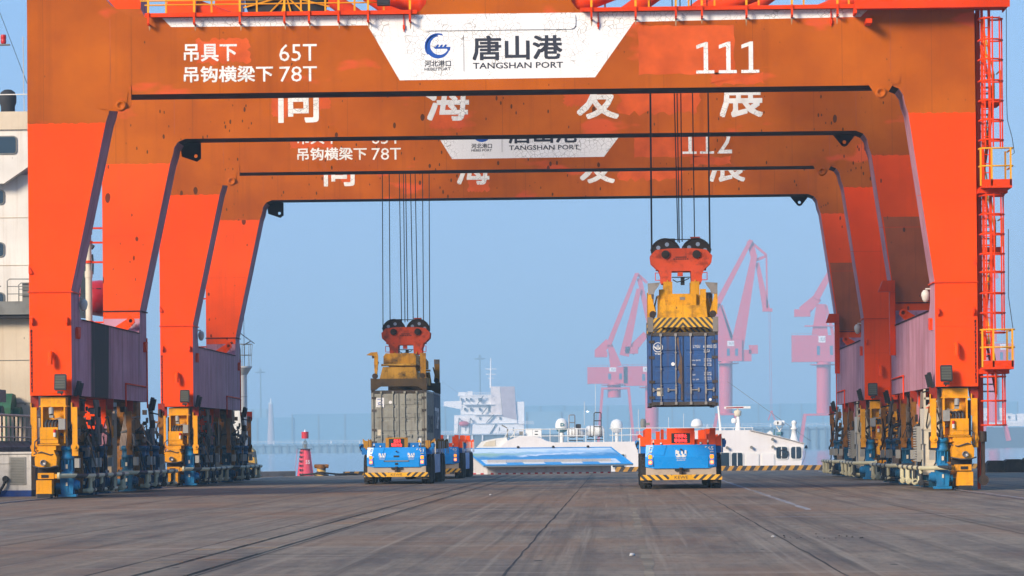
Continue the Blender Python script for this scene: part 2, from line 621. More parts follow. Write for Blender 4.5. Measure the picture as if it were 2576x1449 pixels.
def water_material():
    s = NT('harbour_water')
    s.b.inputs['Base Color'].default_value = (.10, .17, .24, 1)
    s.b.inputs['Roughness'].default_value = .10
    s.b.inputs['IOR'].default_value = 1.33
    p = s.pos((.5, .25, 1))
    s.bump(s.noise(p, 1.0, 4), .05, .35)
    return s.m


wt = MB()
wt.add([(-4000, -50, -2.6), (4000, -50, -2.6), (4000, 6000, -2.6), (-4000, 6000, -2.6)], [(0, 1, 2, 3)])
tag(wt.build('water', water_material()), 'calm hazy harbour water beyond the quay', kind='structure')


def strip(name, x0, y0, x1, y1, wd, z, m, parent=apron):
    d = Vector((x1 - x0, y1 - y0, 0)).normalized()
    a = Vector((-d.y, d.x, 0)) * wd / 2
    b = MB()
    b.add([Vector((x0, y0, z)) - a, Vector((x1, y1, z)) - a, Vector((x1, y1, z)) + a, Vector((x0, y0, z)) + a], [(0, 1, 2, 3)])
    return b.build(name, m, parent)


random.seed(4)
def wobble(name, x, y0, y1, wd, m, amp=.02, step=2.0):
    b = MB(); pts = []
    y = y0
    while y < y1:
        pts.append((x + random.uniform(-amp, amp), y, wd * random.uniform(.6, 1.5)))
        y += step
    vs = [(q[0] - q[2] / 2, q[1], .004) for q in pts] + [(q[0] + q[2] / 2, q[1], .004) for q in pts]
    k = len(pts)
    b.add(vs, [(i, k + i, k + i + 1, i + 1) for i in range(k - 1)])
    return b.build(name, m, apron)


for x in (-14.2, -10.4, -1.45, 2.75, 7.0):                      # joints between the concrete bays
    wobble('slab_joint', x, 30, 205, .028, JOINT_S)
for y in (52, 70, 88, 106, 141, 176, 196):
    strip('slab_joint', -22.2, y, 40, y + 1.2, .05, .004, JOINT_S)
for y0, y1 in ((40, 58), (63, 92), (97, 108), (150, 190)):
    wobble('lane_line', .38, y0, y1, .13, WORN_Y, .02, 1.5)
for y0, y1 in ((60, 98), (100, 112)):
    wobble('lane_line', 8.15, y0, y1, .13, WORN_Y, .03, 1.5)
wobble('lane_line', 4.6, 86, 200, .14, WORN_W, .03, 1.5)
wobble('lane_line', -14.9, 56, 84, .14, WORN_Y, .04, 1.5)
for x0, x1, y in ((3.4, 5.1, 78), (-12.5, -9.4, 95), (-3.2, -1.6, 102), (-9.0, -7.5, 97), (9.5, 11, 150), (5.2, 6.8, 132)):
    strip('lane_line', x0, y, x1, y + .15, .22, .0045, WORN_W)
# cable trench: two rows of steel covers between kerb irons
for x in (-6.80, -5.36):
    wobble('trench_edge', x, 30, 205, .022, JOINT_S, .012, 2.2)
b = MB(); b.box(-6.72, -6.13, 30, 205, .001, .006); b.box(-6.05, -5.44, 30, 205, .001, .006)
trench = b.build('cable_trench', CONC, apron)
y = 32.0
pm = None
while y < 200:
    for x0, x1 in ((-6.71, -6.15), (-6.03, -5.46)):
        bb = MB(); bb.box(x0, x1, 0, 2.94, .006, .016)
        if pm is None or pm[0] != x0: o = bb.build('cover_plate', CONC, trench, loc=(0, y, 0))
        o.location = (0, y + (x0 > -6.1) * .7, random.uniform(-.002, .006))
    y += 3.0
# crane rails, each in its groove
for x in (-18.92, 11.24):
    b = MB(); b.box(x - .14, x + .14, 30, 200, -.01, .004)
    gr = b.build('rail_groove', DARK, apron)
    b = MB(); b.box(x - .04, x + .04, 30, 200, .004, .035)
    b.build('rail', STEEL, gr)
for x in (13.1, 14.4):
    b = MB(); b.box(x - .05, x + .05, 30, 205, .0, .006)
    b.build('rail_groove', DARK, apron)


def kerb(name, x0, y0, x1, y1, h, m, label):
    d = Vector((x1 - x0, y1 - y0, 0)); L = d.length; d.normalize()
    b = MB()
    b.prism([(0, 0), (0, h - .03), (.03, h), (.30, h), (.33, h - .03), (.33, 0)], 0, L, 'x')
    xf = Matrix.Translation((x0, y0, 0)) @ Matrix((d, Vector((-d.y, d.x, 0)), UPZ)).transposed().to_4x4()
    return tag(b.build(name, m, xform=xf), label, 'kerb')


kerb('quay_kerb', -.2, 215.7, 60, 215.7, .29, KERB, 'black and yellow striped kerb in front of the white boat')
kerb('quay_kerb', -15.9, 207.0, -6.0, 212.6, .22, KERB, 'black and yellow striped kerb behind the vehicle with grey container')
kerb('quay_kerb', -21.2, 202.3, -18.6, 204.6, .30, CONC_L, 'plain grey concrete kerb near the white navigation tower')
# ---------------------------------------------------------------- gantry cranes
REPAINT = paint('repaint_red_orange', (.60, .092, .016), rough=.55, var=.22, vscale=1.1, spec=.06)
TAN = paint('cabinet_tan', (.26, .20, .13), rough=.6, var=.2, dirt=.5, streak=.4)
RUN = paint('rust_run_pale', (.40, .26, .15), rough=.8, var=.3, dirt=.5)
RED_D = paint('crane_red_dark', (.30, .022, .008), rough=.6, var=.25, dirt=.4)
XC = -3.83
HW, LW, FD = 15.74, 1.40, 1.85          # half width, leg width, frame depth
ZS, ZF, ZP, ZB, ZT = 3.44, 6.90, 12.52, 13.43, 15.97
KX, KR = 13.02, 13.42                   # knees, sea and land side


def leg_poly(s):
    return [(s * HW, ZS), (s * (HW - LW), ZS), (s * (HW - LW), ZF), (s * ((KX if s < 0 else KR) + .10), ZP), (s * HW, ZP)]


def beam_poly():
    r = .5
    q = [(-HW, ZP), (-(KX + .10), ZP)]
    q += [(-KX, ZB - .62), (-KX + .06, ZB - .32), (-KX + .20, ZB - .12), (-KX + .48, ZB)]
    q += [(KR - .48, ZB), (KR - .20, ZB - .12), (KR - .06, ZB - .32), (KR, ZB - .62)]
    q += [(KR + .10, ZP), (HW, ZP)]
    # upper side: right leg stub, centre column flare, left leg stub
    q += [(HW - .02, ZT + 1.2), (HW - .3, 18.4), (14.2, 18.4), (13.6, 17.2), (12.9, 16.4), (12.2, ZT + .02)]
    q += [(2.95, ZT), (2.6, ZT + .12), (2.42, ZT + .35), (2.35, ZT + .7), (2.3, 18.4), (-2.3, 18.4), (-2.35, ZT + .7), (-2.42, ZT + .35), (-2.6, ZT + .12), (-2.95, ZT)]
    q += [(-12.2, ZT + .02), (-12.9, 16.4), (-13.6, 17.2), (-14.2, 18.4), (-HW + .3, 18.4), (-HW + .02, ZT + 1.2)]
    return q


def motor_mesh(b, x, y, z0=0.0, d=1.0):
    """upright drive motor on its gearbox; x is the axle line, motor stands on the inner side"""
    b.mi = 0
    b.lathe([(.20, .90), (.20, 1.30), (.215, 1.30), (.215, 1.40), (.19, 1.42), (.19, 1.60), (.225, 1.61), (.225, 1.72), (.18, 1.76), (0, 1.77)], (x, y, z0), 14)
    for k in range(10):
        t = 2 * math.pi * k / 10
        b.cbox((x + .205 * math.cos(t), y + .205 * math.sin(t), z0 + 1.1), (.03, .03, .38))
    b.prism([(x - .19, z0 + .14), (x + .19, z0 + .14), (x + .24, z0 + .62), (x + .17, z0 + .90), (x - .17, z0 + .90), (x - .24, z0 + .62)], y - .22, y + .22)
    b.box(x - .30, x + .30, y - .2, y + .2, z0 + .06, z0 + .14)
    b.box(x - .03, x + .03, y - .25, y + .25, z0 + .2, z0 + .86)
    b.tube((x - .38, y, z0 + .45), (x + .34, y, z0 + .45), .17, 12)
    b.tube((x - .44, y, z0 + .45), (x + .40, y, z0 + .45), .13, 12)
    b.mi = 1
    b.box(x - .035, x + .035, y - .258, y - .23, z0 + 1.0, z0 + 1.14)
    b.box(x - .03, x + .03, y - .262, y - .25, z0 + .42, z0 + .54)


def make_bogie(parent, s, y0, front):
    """one bogie set: s = -1 sea side, +1 land side; front = True for the set that shows its end to the camera"""
    xo = lambda u: s * (HW - u)         # u metres in from the outer face
    bo = MB()
    # main equaliser and wheel frames
    for k in range(4):
        yy = y0 + .2 + k * 2.25
        bo.box(xo(.28), xo(1.02), yy, yy + 1.7, .42, .95)
        bo.box(xo(.40), xo(.90), yy + .2, yy + 1.5, .95, 1.25)
    for k in range(2):
        yy = y0 + .5 + k * 4.4
        bo.prism([(yy, 1.2), (yy + 3.4, 1.2), (yy + 3.2, 1.75), (yy + 2.1, 2.0), (yy + 1.3, 2.0), (yy + .2, 1.75)], xo(.40), xo(.95), 'x')
    bo.prism([(y0 + 1.6, 1.9), (y0 + 7.4, 1.9), (y0 + 6.2, 2.5), (y0 + 4.9, 2.95), (y0 + 4.0, 2.95), (y0 + 2.8, 2.5)], xo(.45), xo(.95), 'x')
    bo.box(xo(.3), xo(1.05), y0 + 3.9, y0 + 5.1, 2.8, ZS - .004)
    for k in range(5):
        yy = y0 + 1.0 + k * 1.9
        bo.box(xo(1.12), xo(1.26), yy, yy + .28, .45, 1.55)
    bogie = bo.build('bogie', YELLOW_DIRT_SHADE, parent)
    for k in range(4):
        for q in (.38, 1.32):
            wb = MB(); yy = y0 + .2 + k * 2.25 + q
            wb.lathe([(.10, -.13), (.34, -.13), (.34, -.10), (.29, -.09), (.29, .09), (.34, .10), (.34, .13), (.10, .13)], (xo(.68), yy, .38), 16, 'x')
            wb.build('wheel', GREASE, bogie)
    for i, off in enumerate((.35, 4.2, 5.2, 8.1)):
        mb = MB()
        motor_mesh(mb, xo(1.25 - .08), y0 + off)
        mb.build('motor', [BLUE_M if (i == 0 and front) else BLUE_M_SHADE, CREAM], bogie)
        jb = MB(); jb.box(xo(1.42), xo(1.58), y0 + off - .15, y0 + off + .15, 1.02, 1.34)
        jb.build('terminal_box', GREY, bogie)
        hp = MB()
        hp.path([(xo(.9), y0 + off + .3, 2.25), (xo(1.15), y0 + off + .25, 2.32), (xo(1.4), y0 + off + .2, 2.15), (xo(1.45), y0 + off + .15, 1.75)], .055, 7)
        hp.build('hose', HOSE, bogie)
    # striped bumper pipe along the inner side
    pb = MB()
    xp = xo(1.80)
    y1 = y0 + 10.2
    pb.path([(xo(.98), y0 - .42, .76), (xo(1.30), y0 - .05, .755), (xp, y0 + .9, .74), (xp, y1, .74)], .078, 10)
    pb.lathe([(.12, -.04), (.12, .04)], (xo(.98), y0 - .40, .76), 10, 'x')
    for k in range(4):
        for q in (0, .42 if k % 2 else .62):
            yy = y0 + 1.2 + k * 2.55 + q
            pb.tube((xp, yy, .74), (xp, yy, .26), .065, 8)
            pb.tube((xp, yy, .24), (xp + s * .25, yy, .24), .075, 8)
    for k in range(4):
        yy = y0 + 1.05 + k * 2.55
        pb.tube((xp, yy, .26), (xp, yy + 1.25, .26), .06, 8)
        pb.lathe([(.11, -.05), (.11, .05)], (xp, yy + .12, .26), 10, 'y')
        pb.lathe([(.07, -.10), (.07, .06)], (xp, yy, .26), 10, 'y')
    pb.build('bumper_pipe', PIPE, bogie)
    # tilted bundle of grey conduits and a brown guard plate behind
    cb = MB()
    for k in range(5):
        cb.path([(xo(1.08 + .05 * k), y0 + .75 + .05 * k, 3.36), (xo(1.06 + .05 * k), y0 + .7, 2.9), (xo(.92 + .05 * k), y0 + .6, 2.1), (xo(.86 + .05 * k), y0 + .6, 1.6)], .028, 6)
    cb.build('conduit_bundle', HOSE_L, bogie)
    cb = MB()
    for k in range(6):
        cb.path([(xo(1.30), y0 + 5.6 + .16 * k, 3.36), (xo(1.34), y0 + 5.9 + .16 * k, 2.6), (xo(1.30), y0 + 6.4 + .13 * k, 1.8)], .05, 6)
    cb.build('conduit_bundle', HOSE_L, bogie)
    gp = MB()
    gp.box(xo(1.10), xo(1.13), y0 + .9, y0 + 1.7, 1.75, 2.6)
    gp.build('guard_plate', DARK, bogie)
    gp = MB()
    gp.prism([(y0 + 5.2, 1.75), (y0 + 6.4, 1.75), (y0 + 6.1, 2.5), (y0 + 5.5, 2.5)], xo(1.36), xo(1.33), 'x')
    gp.build('guard_plate', DARK, bogie)
    # hinged links with pins
    for yy, u in ((y0 + .12, 1.46 if front else 1.3), (y0 + .12, .10), (y0 + 8.6, 1.40)):
        lb = MB()
        cx = xo(u)
        lb.prism([(cx - .085, 1.72), (cx + .085, 1.72), (cx + .085, 3.05), (cx - .085, 3.05)], yy - .06, yy + .06)
        lb.prism([(cx - .12, 2.5), (cx - .088, 2.45), (cx - .088, 3.2), (cx - .12, 3.2)], yy - .05, yy + .05)
        lb.lathe([(.13, -.09), (.13, .09)], (cx, yy, 1.72), 18, 'y')
        lb.lathe([(.05, -.15), (.05, .15)], (cx, yy, 1.72), 10, 'y')
        lb.box(cx - .10, cx + .10, yy - .05, yy + .05, 1.42, 1.66)
        lb.build('link_arm', YELLOW if (front and yy < y0 + 1) else YELLOW_DIRT_SHADE, bogie)
        hb = MB()
        hb.prism(arc(cx, 3.05, .13, 180, 360, 8) + [(cx + .13, ZS - .003), (cx - .13, ZS - .003)], yy - .04 + .09, yy + .04 + .09)
        hb.build('hanger_plate', RED_D, bogie)
    # small fittings, pipe runs and brackets packed between the frames
    rnd = random.Random(int(y0 * 10) + 7 * s)
    ft = MB()
    for k in range(90):
        ft.mi = rnd.choice((0, 0, 0, 1, 1, 2, 3))
        u, yy, z = rnd.uniform(.25, 1.45), y0 + rnd.uniform(.5, 9.4), rnd.uniform(.25, 3.2)
        ft.cbox((xo(u), yy, z), (rnd.uniform(.04, .22), rnd.uniform(.06, .35), rnd.uniform(.05, .40)))
    for k in range(22):
        ft.mi = rnd.choice((0, 1, 1, 2))
        u, yy, z = rnd.uniform(.6, 1.6), y0 + rnd.uniform(.4, 8.5), rnd.uniform(.9, 2.9)
        pts = [(xo(u), yy, z)]
        for j in range(3):
            pts.append((xo(u + rnd.uniform(-.2, .2)), pts[-1][1] + rnd.uniform(.1, .5), max(.3, pts[-1][2] + rnd.uniform(-.7, .25))))
        ft.path(pts, rnd.uniform(.014, .035), 5)
    fo = ft.build('fittings', [GREASE, DARK, HOSE_L, YELLOW_DIRT_SHADE], bogie); fo['kind'] = 'stuff'
    bk = MB(); bk.box(xo(.12), xo(.18), y0 + 1.2, y0 + 9.2, .5, 3.0); bk.build('shade_plate', GREASE, bogie)  # added dark sheet standing in for shade between the frames
    if front:
        yf = y0 + .02
        pn = MB()
        pn.box(xo(.32), xo(1.16), yf + .05, yf + .6, 3.10, 3.39)
        pn.box(xo(.28), xo(1.20), yf, yf + .65, 3.06, 3.10)
        pn.box(xo(.34), xo(.40), yf, yf + .5, 1.85, 3.06)
        pn.box(xo(1.10), xo(1.15), yf, yf + .5, 1.85, 3.06)
        pn.box(xo(.40), xo(1.10), yf + .28, yf + .34, 1.6, 3.06)
        pn.build('recessed_panel', YELLOW, bogie)
        yb = MB()
        yb.box(xo(.33), xo(.93), yf - .22, yf + .25, 1.98, 2.38)
        yb.box(xo(.33), xo(.93), yf - .20, yf + .25, 1.84, 1.975)
        yb.box(xo(.28), xo(.98), yf - .24, yf + .2, 1.78, 1.82)
        yb.build('yellow_box', YELLOW, bogie)
        lw = MB()
        lw.prism([(xo(.18), 1.06), (xo(.88), 1.06), (xo(.90), 1.36), (xo(.80), 1.62), (xo(.30), 1.62), (xo(.16), 1.36)], yf - .30, yf + .5)
        lw.box(xo(.24), xo(.86), yf - .2, yf + .4, 1.62, 1.76)
        lw.build('end_casing', YELLOW, bogie)
        ho = MB(); ho.lathe([(.06, .05), (.10, 0), (.105, -.14), (.085, -.15), (.08, -.11), (0, -.11)], (xo(.47), yf - .31, 1.20), 16, 'y')
        ho.build('horn', STEEL, bogie)
        ks = MB()
        ks.path([(xo(.10), yf - .25, 1.10), (xo(.3), yf - .38, 1.04), (xo(.6), yf - .40, 1.03), (xo(.95), yf - .33, 1.10)], .025, 6)
        ks.path([(xo(.12), yf - .2, 1.48), (xo(.4), yf - .36, 1.56), (xo(.7), yf - .33, 1.46), (xo(.95), yf - .2, 1.52)], .022, 6)
        ks.path([(xo(.32), yf - .1, 2.05), (xo(.16), yf - .2, 1.9), (xo(.14), yf - .2, 1.6), (xo(.3), yf - .25, 1.45)], .022, 6)
        for k in range(4):
            ks.path([(xo(.50 + .11 * k), yf - .02, 2.38), (xo(.50 + .11 * k), yf - .02, 2.52), (xo(.53 + .11 * k), yf + .08, 2.60), (xo(.55 + .11 * k), yf + .28, 2.60)], .042, 8)
        ks.path([(xo(.98), yf + .1, 2.15), (xo(1.12), yf + .05, 2.1), (xo(1.2), yf + .05, 1.95), (xo(1.2), yf + .1, 1.75)], .05, 7)
        ks.build('hose', HOSE, bogie)
        jb = MB(); jb.box(xo(.95), xo(1.17), yf - .2, yf - .02, 2.30, 2.66); jb.build('junction_box', GREY, bogie)
        cm = MB(); cm.tube((xo(.70), yf - .12, 3.02), (xo(.72), yf - .2, 2.80), .085, 12); cm.box(xo(.65), xo(.78), yf - .22, yf + .1, 2.70, 2.78)
        cm.path([(xo(.72), yf - .1, 2.74), (xo(.85), yf - .15, 2.66), (xo(1.02), yf - .1, 2.7), (xo(1.04), yf - .1, 2.64)], .014, 5)
        cm.build('camera_housing', GREY, bogie)
        be = MB(); be.tube((xo(.84), yf - .28, 2.06), (xo(.84), yf - .28, 2.20), .05, 10); be.mi = 1; be.tube((xo(.84), yf - .28, 2.20), (xo(.84), yf - .28, 2.31), .048, 10)
        be.build('warning_lamp', [CCTV, LAMP_RED], bogie)
        bf = MB()
        bf.box(xo(.22), xo(.74), yf - .40, yf + .1, .16, .62)
        bf.box(xo(.26), xo(.80), yf - .30, yf + .1, .66, .86)
        bf.box(xo(.82), xo(1.0), yf - .28, yf - .1, .68, .82)
        bf.mi = 1
        bf.box(xo(.26), xo(.70), yf - .415, yf + .1, .02, .17)
        bf.box(xo(.38), xo(.62), yf - .32, yf - .2, .70, .80)
        bf.box(xo(.2), xo(.9), yf + .1, yf + .3, .86, 1.06)
        bf.build('buffer', [YELLOW, DARK], bogie)
        if s > 0:
            cab = MB()
            cab.box(xo(1.55), xo(.95), y0 + 2.6, y0 + 4.3, 1.55, 2.75); cab.box(xo(1.5), xo(1.1), y0 + 2.6, y0 + 4.3, .5, 1.55)
            cab.box(xo(1.58), xo(.93), y0 + 2.56, y0 + 4.34, 2.03, 2.06)
            for ux in (.98, 1.5):
                cab.box(xo(ux), xo(ux + .07), y0 + 2.62, y0 + 2.70, 2.75, 3.4)
            cab.bar((xo(1.5), y0 + 2.62, 2.8), (xo(.98), y0 + 2.62, 3.1), .06, .06)
            cab.box(xo(1.55), xo(.95), y0 + 2.62, y0 + 2.7, 3.05, 3.12)
            cab.mi = 1; cab.box(xo(1.42), xo(1.12), y0 + 2.545, y0 + 2.555, 1.35, 1.95)
            cab.build('switch_cabinet', [CREAM, DARK], bogie)
            ins = MB(); ins.box(xo(1.66), xo(1.80), y0 + 2.8, y0 + 3.3, .95, 2.15)
            for k in range(14):
                ins.box(xo(1.80), xo(1.88), y0 + 2.8, y0 + 3.3, .97 + k * .085, 1.015 + k * .085)
            ins.build('finned_box', GREY, bogie)
            # buffer shoe at the outer corner
            sh = MB(); sh.box(xo(-.10), xo(-.22), yf, yf + .2, .4, 1.6); sh.lathe([(.17, -.1), (.17, .1)], (xo(-.16), yf, .34), 14, 'y'); sh.lathe([(.07, -.14), (.07, .12)], (xo(-.16), yf, .34), 10, 'y')
            sh.tube((xo(-.16), yf, 1.6), (xo(-.16), yf, 1.95), .12, 10)
            sh.build('rail_clamp', GREASE, bogie)
    return bogie


def flood(parent, x, y, z, ry=0.0, side=0, tilt=-12):
    """square LED floodlight on a bracket; side = which way it faces: 0 camera, +-1 across the quay"""
    b = MB()
    b.prism(rrect(-.20, .20, -.27, .27, .04), -.10, 0)
    for k in range(6):
        b.box(-.17 + .055 * k, -.165 + .06 * k, 0, .09, -.22, .22)
    b.box(-.10, .10, -.04, .03, -.37, -.29)
    b.tube((0, 0, -.33), (0, .30, -.33), .03, 6)
    b.mi = 1
    for k in range(5):
        b.box(-.165, .165, -.112, -.101, -.22 + .09 * k, -.15 + .09 * k)
    xf = Matrix.Translation((x, y, z)) @ Matrix.Rotation(side * math.pi / 2, 4, 'Z') @ Matrix.Rotation(math.radians(tilt), 4, 'X')
    return b.build('floodlight', [DARK, LENS], parent, xform=xf)


def make_frame(cr, y0, front, number, dx=0.0, dz=0.0, tx=0.0, marks=((-8.98, -7.43), (-3.36, -1.71), (2.38, 3.98), (7.80, 9.43))):
    fr = MB(); fr.prism(beam_poly(), y0, y0 + FD)
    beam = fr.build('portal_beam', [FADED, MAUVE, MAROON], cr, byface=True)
    for s in (-1, 1):
        b = MB(); b.prism(leg_poly(s), y0, y0 + FD)
        main = ORANGE if front else ORANGE_SPOT
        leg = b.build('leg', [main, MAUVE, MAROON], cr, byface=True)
        f = MB()
        f.box(s * (HW + .03), s * (HW - LW - .06), y0 - .04, y0 + FD + .04, ZF - .03, ZF + .01)
        f.build('flange', MAROON if not front else RED, leg)
        rj = random.Random(int(y0) + s)
        xi, xe = (KX if s < 0 else KR) + .10, HW - .004
        top_ = [(s * (xi + .02 + (xe - xi - .02) * i / 14), ZP + .002) for i in range(15)]
        bot_ = [(s * (xi + .03 + (xe - xi - .03) * i / 28), ZP - rj.uniform(.005, .05)) for i in range(28, -1, -1)]
        pe = MB(); pe.prism(top_ + bot_, y0 - .002, y0 - .0004); pe.build('paint_edge', FADED, leg)
        w = MB()
        w.box(s * (HW - .02), s * (HW - LW + .02), y0 - .006, y0, 5.42, 5.435)
        w.build('weld_seam', RED, leg)
        w = MB(); w.box(s * (HW - .02), s * (HW - LW - .55), y0 - .006, y0, 9.75, 9.765)
        w.build('weld_seam', RED, leg)
        if front:
            e = MB()
            xx = s * 15.02
            e.path([(xx, y0 + .05, 4.84), (xx, y0 - .10, 4.84), (xx, y0 - .20, 4.80), (xx, y0 - .24, 4.70), (xx, y0 - .24, 4.46)], .085, 10)
            e.lathe([(.20, -.02), (.20, 0)], (xx, y0 - .002, 4.84), 20, 'y')
            e.build('vent_elbow', main, leg)
            wv = MB()
            for k in range(18):
                wv.box(s * (HW - .07) - .018 - .008 * (k % 3), s * (HW - .07) + .018 + .006 * (k % 2), y0 - .012, y0, 3.55 + .117 * k, 3.55 + .117 * k + .10)
            wv.build('edge_weld', MAROON, leg)
            flood(leg, s * 14.66, y0 - .34, 3.86)
            k = MB()
            for u in (.12, LW - .12):
                k.prism([(y0, 5.75), (y0 - .16, 5.85), (y0 - .16, 5.98), (y0, 6.05)], s * (HW - u) - .02, s * (HW - u) + .02, 'x')
            k.prism([(s * HW, 7.5), (s * HW, 7.75), (s * (HW - .12), 7.56), (s * (HW - .12), 7.5)], y0 - .08, y0 - .02)
            k.build('bracket', RED, leg)
        flood(leg, s * (HW - LW - .18), y0 + (.45 if front else FD + .3), 3.65 if front else 3.35, side=s)
    # corner lugs
    for s in (-1, 1):
        yb = y0 if front else y0 + FD
        if front:
            p = MB()
            if s < 0:
                p.prism(rrect(-13.40, -12.26, 12.95, 13.80, .14), y0 - .03, y0)
                p.prism([(-13.05, 12.90), (-12.60, 12.86)] + arc(-12.60, 13.06, .20, -90, 20, 8) + [(-12.36, 13.5), (-13.1, 13.5)], y0 - .055, y0 - .031)
                c = (-12.60, 13.06)
            else:
                p.prism(rrect(12.02, 13.26, 13.46, 13.86, .12), y0 - .03, y0)
                p.prism([(12.22, 13.44)] + arc(12.62, 13.18, .20, 200, 340, 8) + [(13.02, 13.44), (12.9, 13.7), (12.3, 13.7)], y0 - .055, y0 - .031)
                c = (12.62, 13.18)
            p.lathe([(.18, 0), (.18, -.10), (.09, -.10), (.08, -.06), (0, -.06)], (c[0], y0 - .05, c[1]), 20, 'y')
            p.build('lifting_lug', FADED, beam)
        else:
            p = MB()
            if s < 0:
                p.ring([(-12.96, 13.30), (-12.90, 12.90), (-12.32, 12.70), (-12.16, 12.82), (-12.16, 13.42), (-12.5, 13.5)], (-12.36, 12.92), .07, yb, yb + .06)
                for q in ((-12.2, 13.28), (-12.56, 12.86)):
                    p.lathe([(.025, -.02), (.025, .02)], (q[0], yb, q[1]), 8, 'y')
            else:
                p.ring([(12.18, 13.44), (12.52, 13.02), (12.62, 12.98), (12.72, 13.02), (13.06, 13.44)], (12.62, 13.16), .07, yb, yb + .06)
            p.build('lifting_lug', MAROON, beam)  # dark maroon paints in the shade behind the beam
    for s in (-1, 1):
        sm = MB(); sm.box(s * 12.95 - .012, s * 12.95 + .012, y0 - .006, y0, 13.6, 15.95)
        sm.build('weld_seam', BROWN, beam)
    # hand-rolled repaint behind the letters
    yp = y0 - .0025
    def blob(x0, x1, z0, z1, seed, jag=.10):
        rnd = random.Random(seed)
        pts = []
        n_ = 16; jag *= .6
        for i in range(n_): pts.append((x0 + (x1 - x0) * i / n_, z0 + rnd.uniform(-jag, jag)))
        for i in range(9): pts.append((x1 + rnd.uniform(-jag, jag), z0 + (z1 - z0) * i / 9))
        for i in range(n_): pts.append((x1 - (x1 - x0) * i / n_, z1 + rnd.uniform(-jag, jag)))
        for i in range(9): pts.append((x0 + rnd.uniform(-jag, jag), z1 - (z1 - z0) * i / 9))
        q_ = MB(); q_.prism(pts, yp, y0 - .0005); q_.build('repaint_patch', REPAINT, beam)
    if front:
        blob(4.62, 7.80, 13.88, 15.5, 1, .05); blob(7.0, 8.75, 13.52, 13.87, 2); blob(-10.1, -8.3, 14.45, 15.22, 3, .14)
    else:
        blob(-9.2, -8.6, 14.2, 14.9, 5); blob(-7.5, -7.0, 14.5, 14.95, 6); blob(-3.2, -2.2, 13.75, 14.6, 7, .14); blob(1.9, 2.9, 14.5, 15.1, 8, .12); blob(4.0, 7.0, 14.2, 15.6, 9, .2)
    # lettering
    yl = y0 - .008
    if front:
        wp = MB()
        pan = [(-11.20, 15.96), (-10.91, 15.66), (-4.36, 15.63), (-3.31, 13.79), (3.18, 13.81), (4.49, 15.63), (11.98, 15.70), (12.25, 15.96)]
        pan = [(x + dx, z + (dz if 13 < z < 14 else 0)) for x, z in pan]
        wp.prism(pan, y0 - .004, y0 - .001)
        panel = wp.build('white_panel', WHITE_PANEL, beam)
        rp = MB(); rp.prism(rrect(-2.55, 2.55, 15.42, 15.96, .16), y0 - .05, y0 - .005); rp.build('stiffener_plate', WHITE_PANEL, beam)
        text('吊具下', (-10.49 + tx, -8.72 + tx, 14.50 + dz, 15.08 + dz), yl, WHITE_LET, beam, bold=.02)
        text('65T', (-7.31 + tx, -6.06 + tx, 14.47 + dz, 15.04 + dz), yl, WHITE_LET, beam)
        text('吊钩横梁下', (-10.50 + tx, -7.52 + tx, 13.80 + dz, 14.34 + dz), yl, WHITE_LET, beam, bold=.02)
        text('78T', (-7.31 + tx, -6.06 + tx, 13.79 + dz, 14.30 + dz), yl, WHITE_LET, beam)
        for k, ch in enumerate(number):
            x0 = 6.53 + dx + .745 * k
            if ch == '1':
                nb = MB(); ones(nb, x0, 13.89 + dz, 14.93 + dz, .60, yl); nb.build('lettering', WHITE_LET, beam)
            else:
                text(ch, (x0, x0 + .62, 13.89 + dz, 14.93 + dz), yl, WHITE_LET, beam, bold=.008)
        text('唐山港', (-.88 + dx, 2.10 + dx, 14.42 + dz, 15.24 + dz), yl, INK, beam, bold=.022)
        text('TANGSHAN PORT', (-.87 + dx, 2.12 + dx, 14.14 + dz, 14.34 + dz), yl, INK, beam, bold=.012)
        text('河北港口', (-2.48 + dx, -1.60 + dx, 14.23 + dz, 14.44 + dz), yl, INK, beam, bold=.018)
        text('HEBEI PORT', (-2.48 + dx, -1.61 + dx, 14.10 + dz, 14.20 + dz), yl, INK, beam, bold=.012)
        db = MB(); db.box(-1.175 + dx, -1.16 + dx, yl, yl + .003, 14.06 + dz, 15.27 + dz); db.build('divider_line', INK, beam)
        # round crescent emblem with a ship's hull
        lg = MB(); cx, cz = -2.03 + dx, 14.90 + dz
        big = arc(cx, cz, .43, 300, 60, 20)
        def crescent(r0, r1, dx, dz, a0, a1, n=24):
            o = arc(cx, cz, r0, a0, a1, n); i = arc(cx + dx, cz + dz, r1, a1, a0, n)
            return o + i
        lg.prism(crescent(.44, .41, .035, -.03, 70, 215), yl, yl + .002)
        lg.prism(crescent(.40, .31, .055, .03, 95, 352), yl, yl + .002)
        lg.prism([(cx - .14, cz - .02), (cx + .42, cz - .02), (cx + .40, cz - .14), (cx + .33, cz - .14), (cx + .30, cz - .08), (cx - .10, cz - .08)], yl - .002, yl)
        for k in range(3):
            q = cx - .03 + .13 * k
            lg.prism([(q - .05, cz - .022), (q + .04, cz - .022), (q + .075, cz + .06), (q + .01, cz + .06)], yl - .002, yl)
        lg.build('emblem', LOGO_BLUE, beam)
    else:
        for ch, (x0, x1) in zip('向海发展', marks):
            text(ch, (x0, x1, 13.99 + dz, 15.60 + dz), yl, WHITE_LET, beam, bold=.02)
    return beam


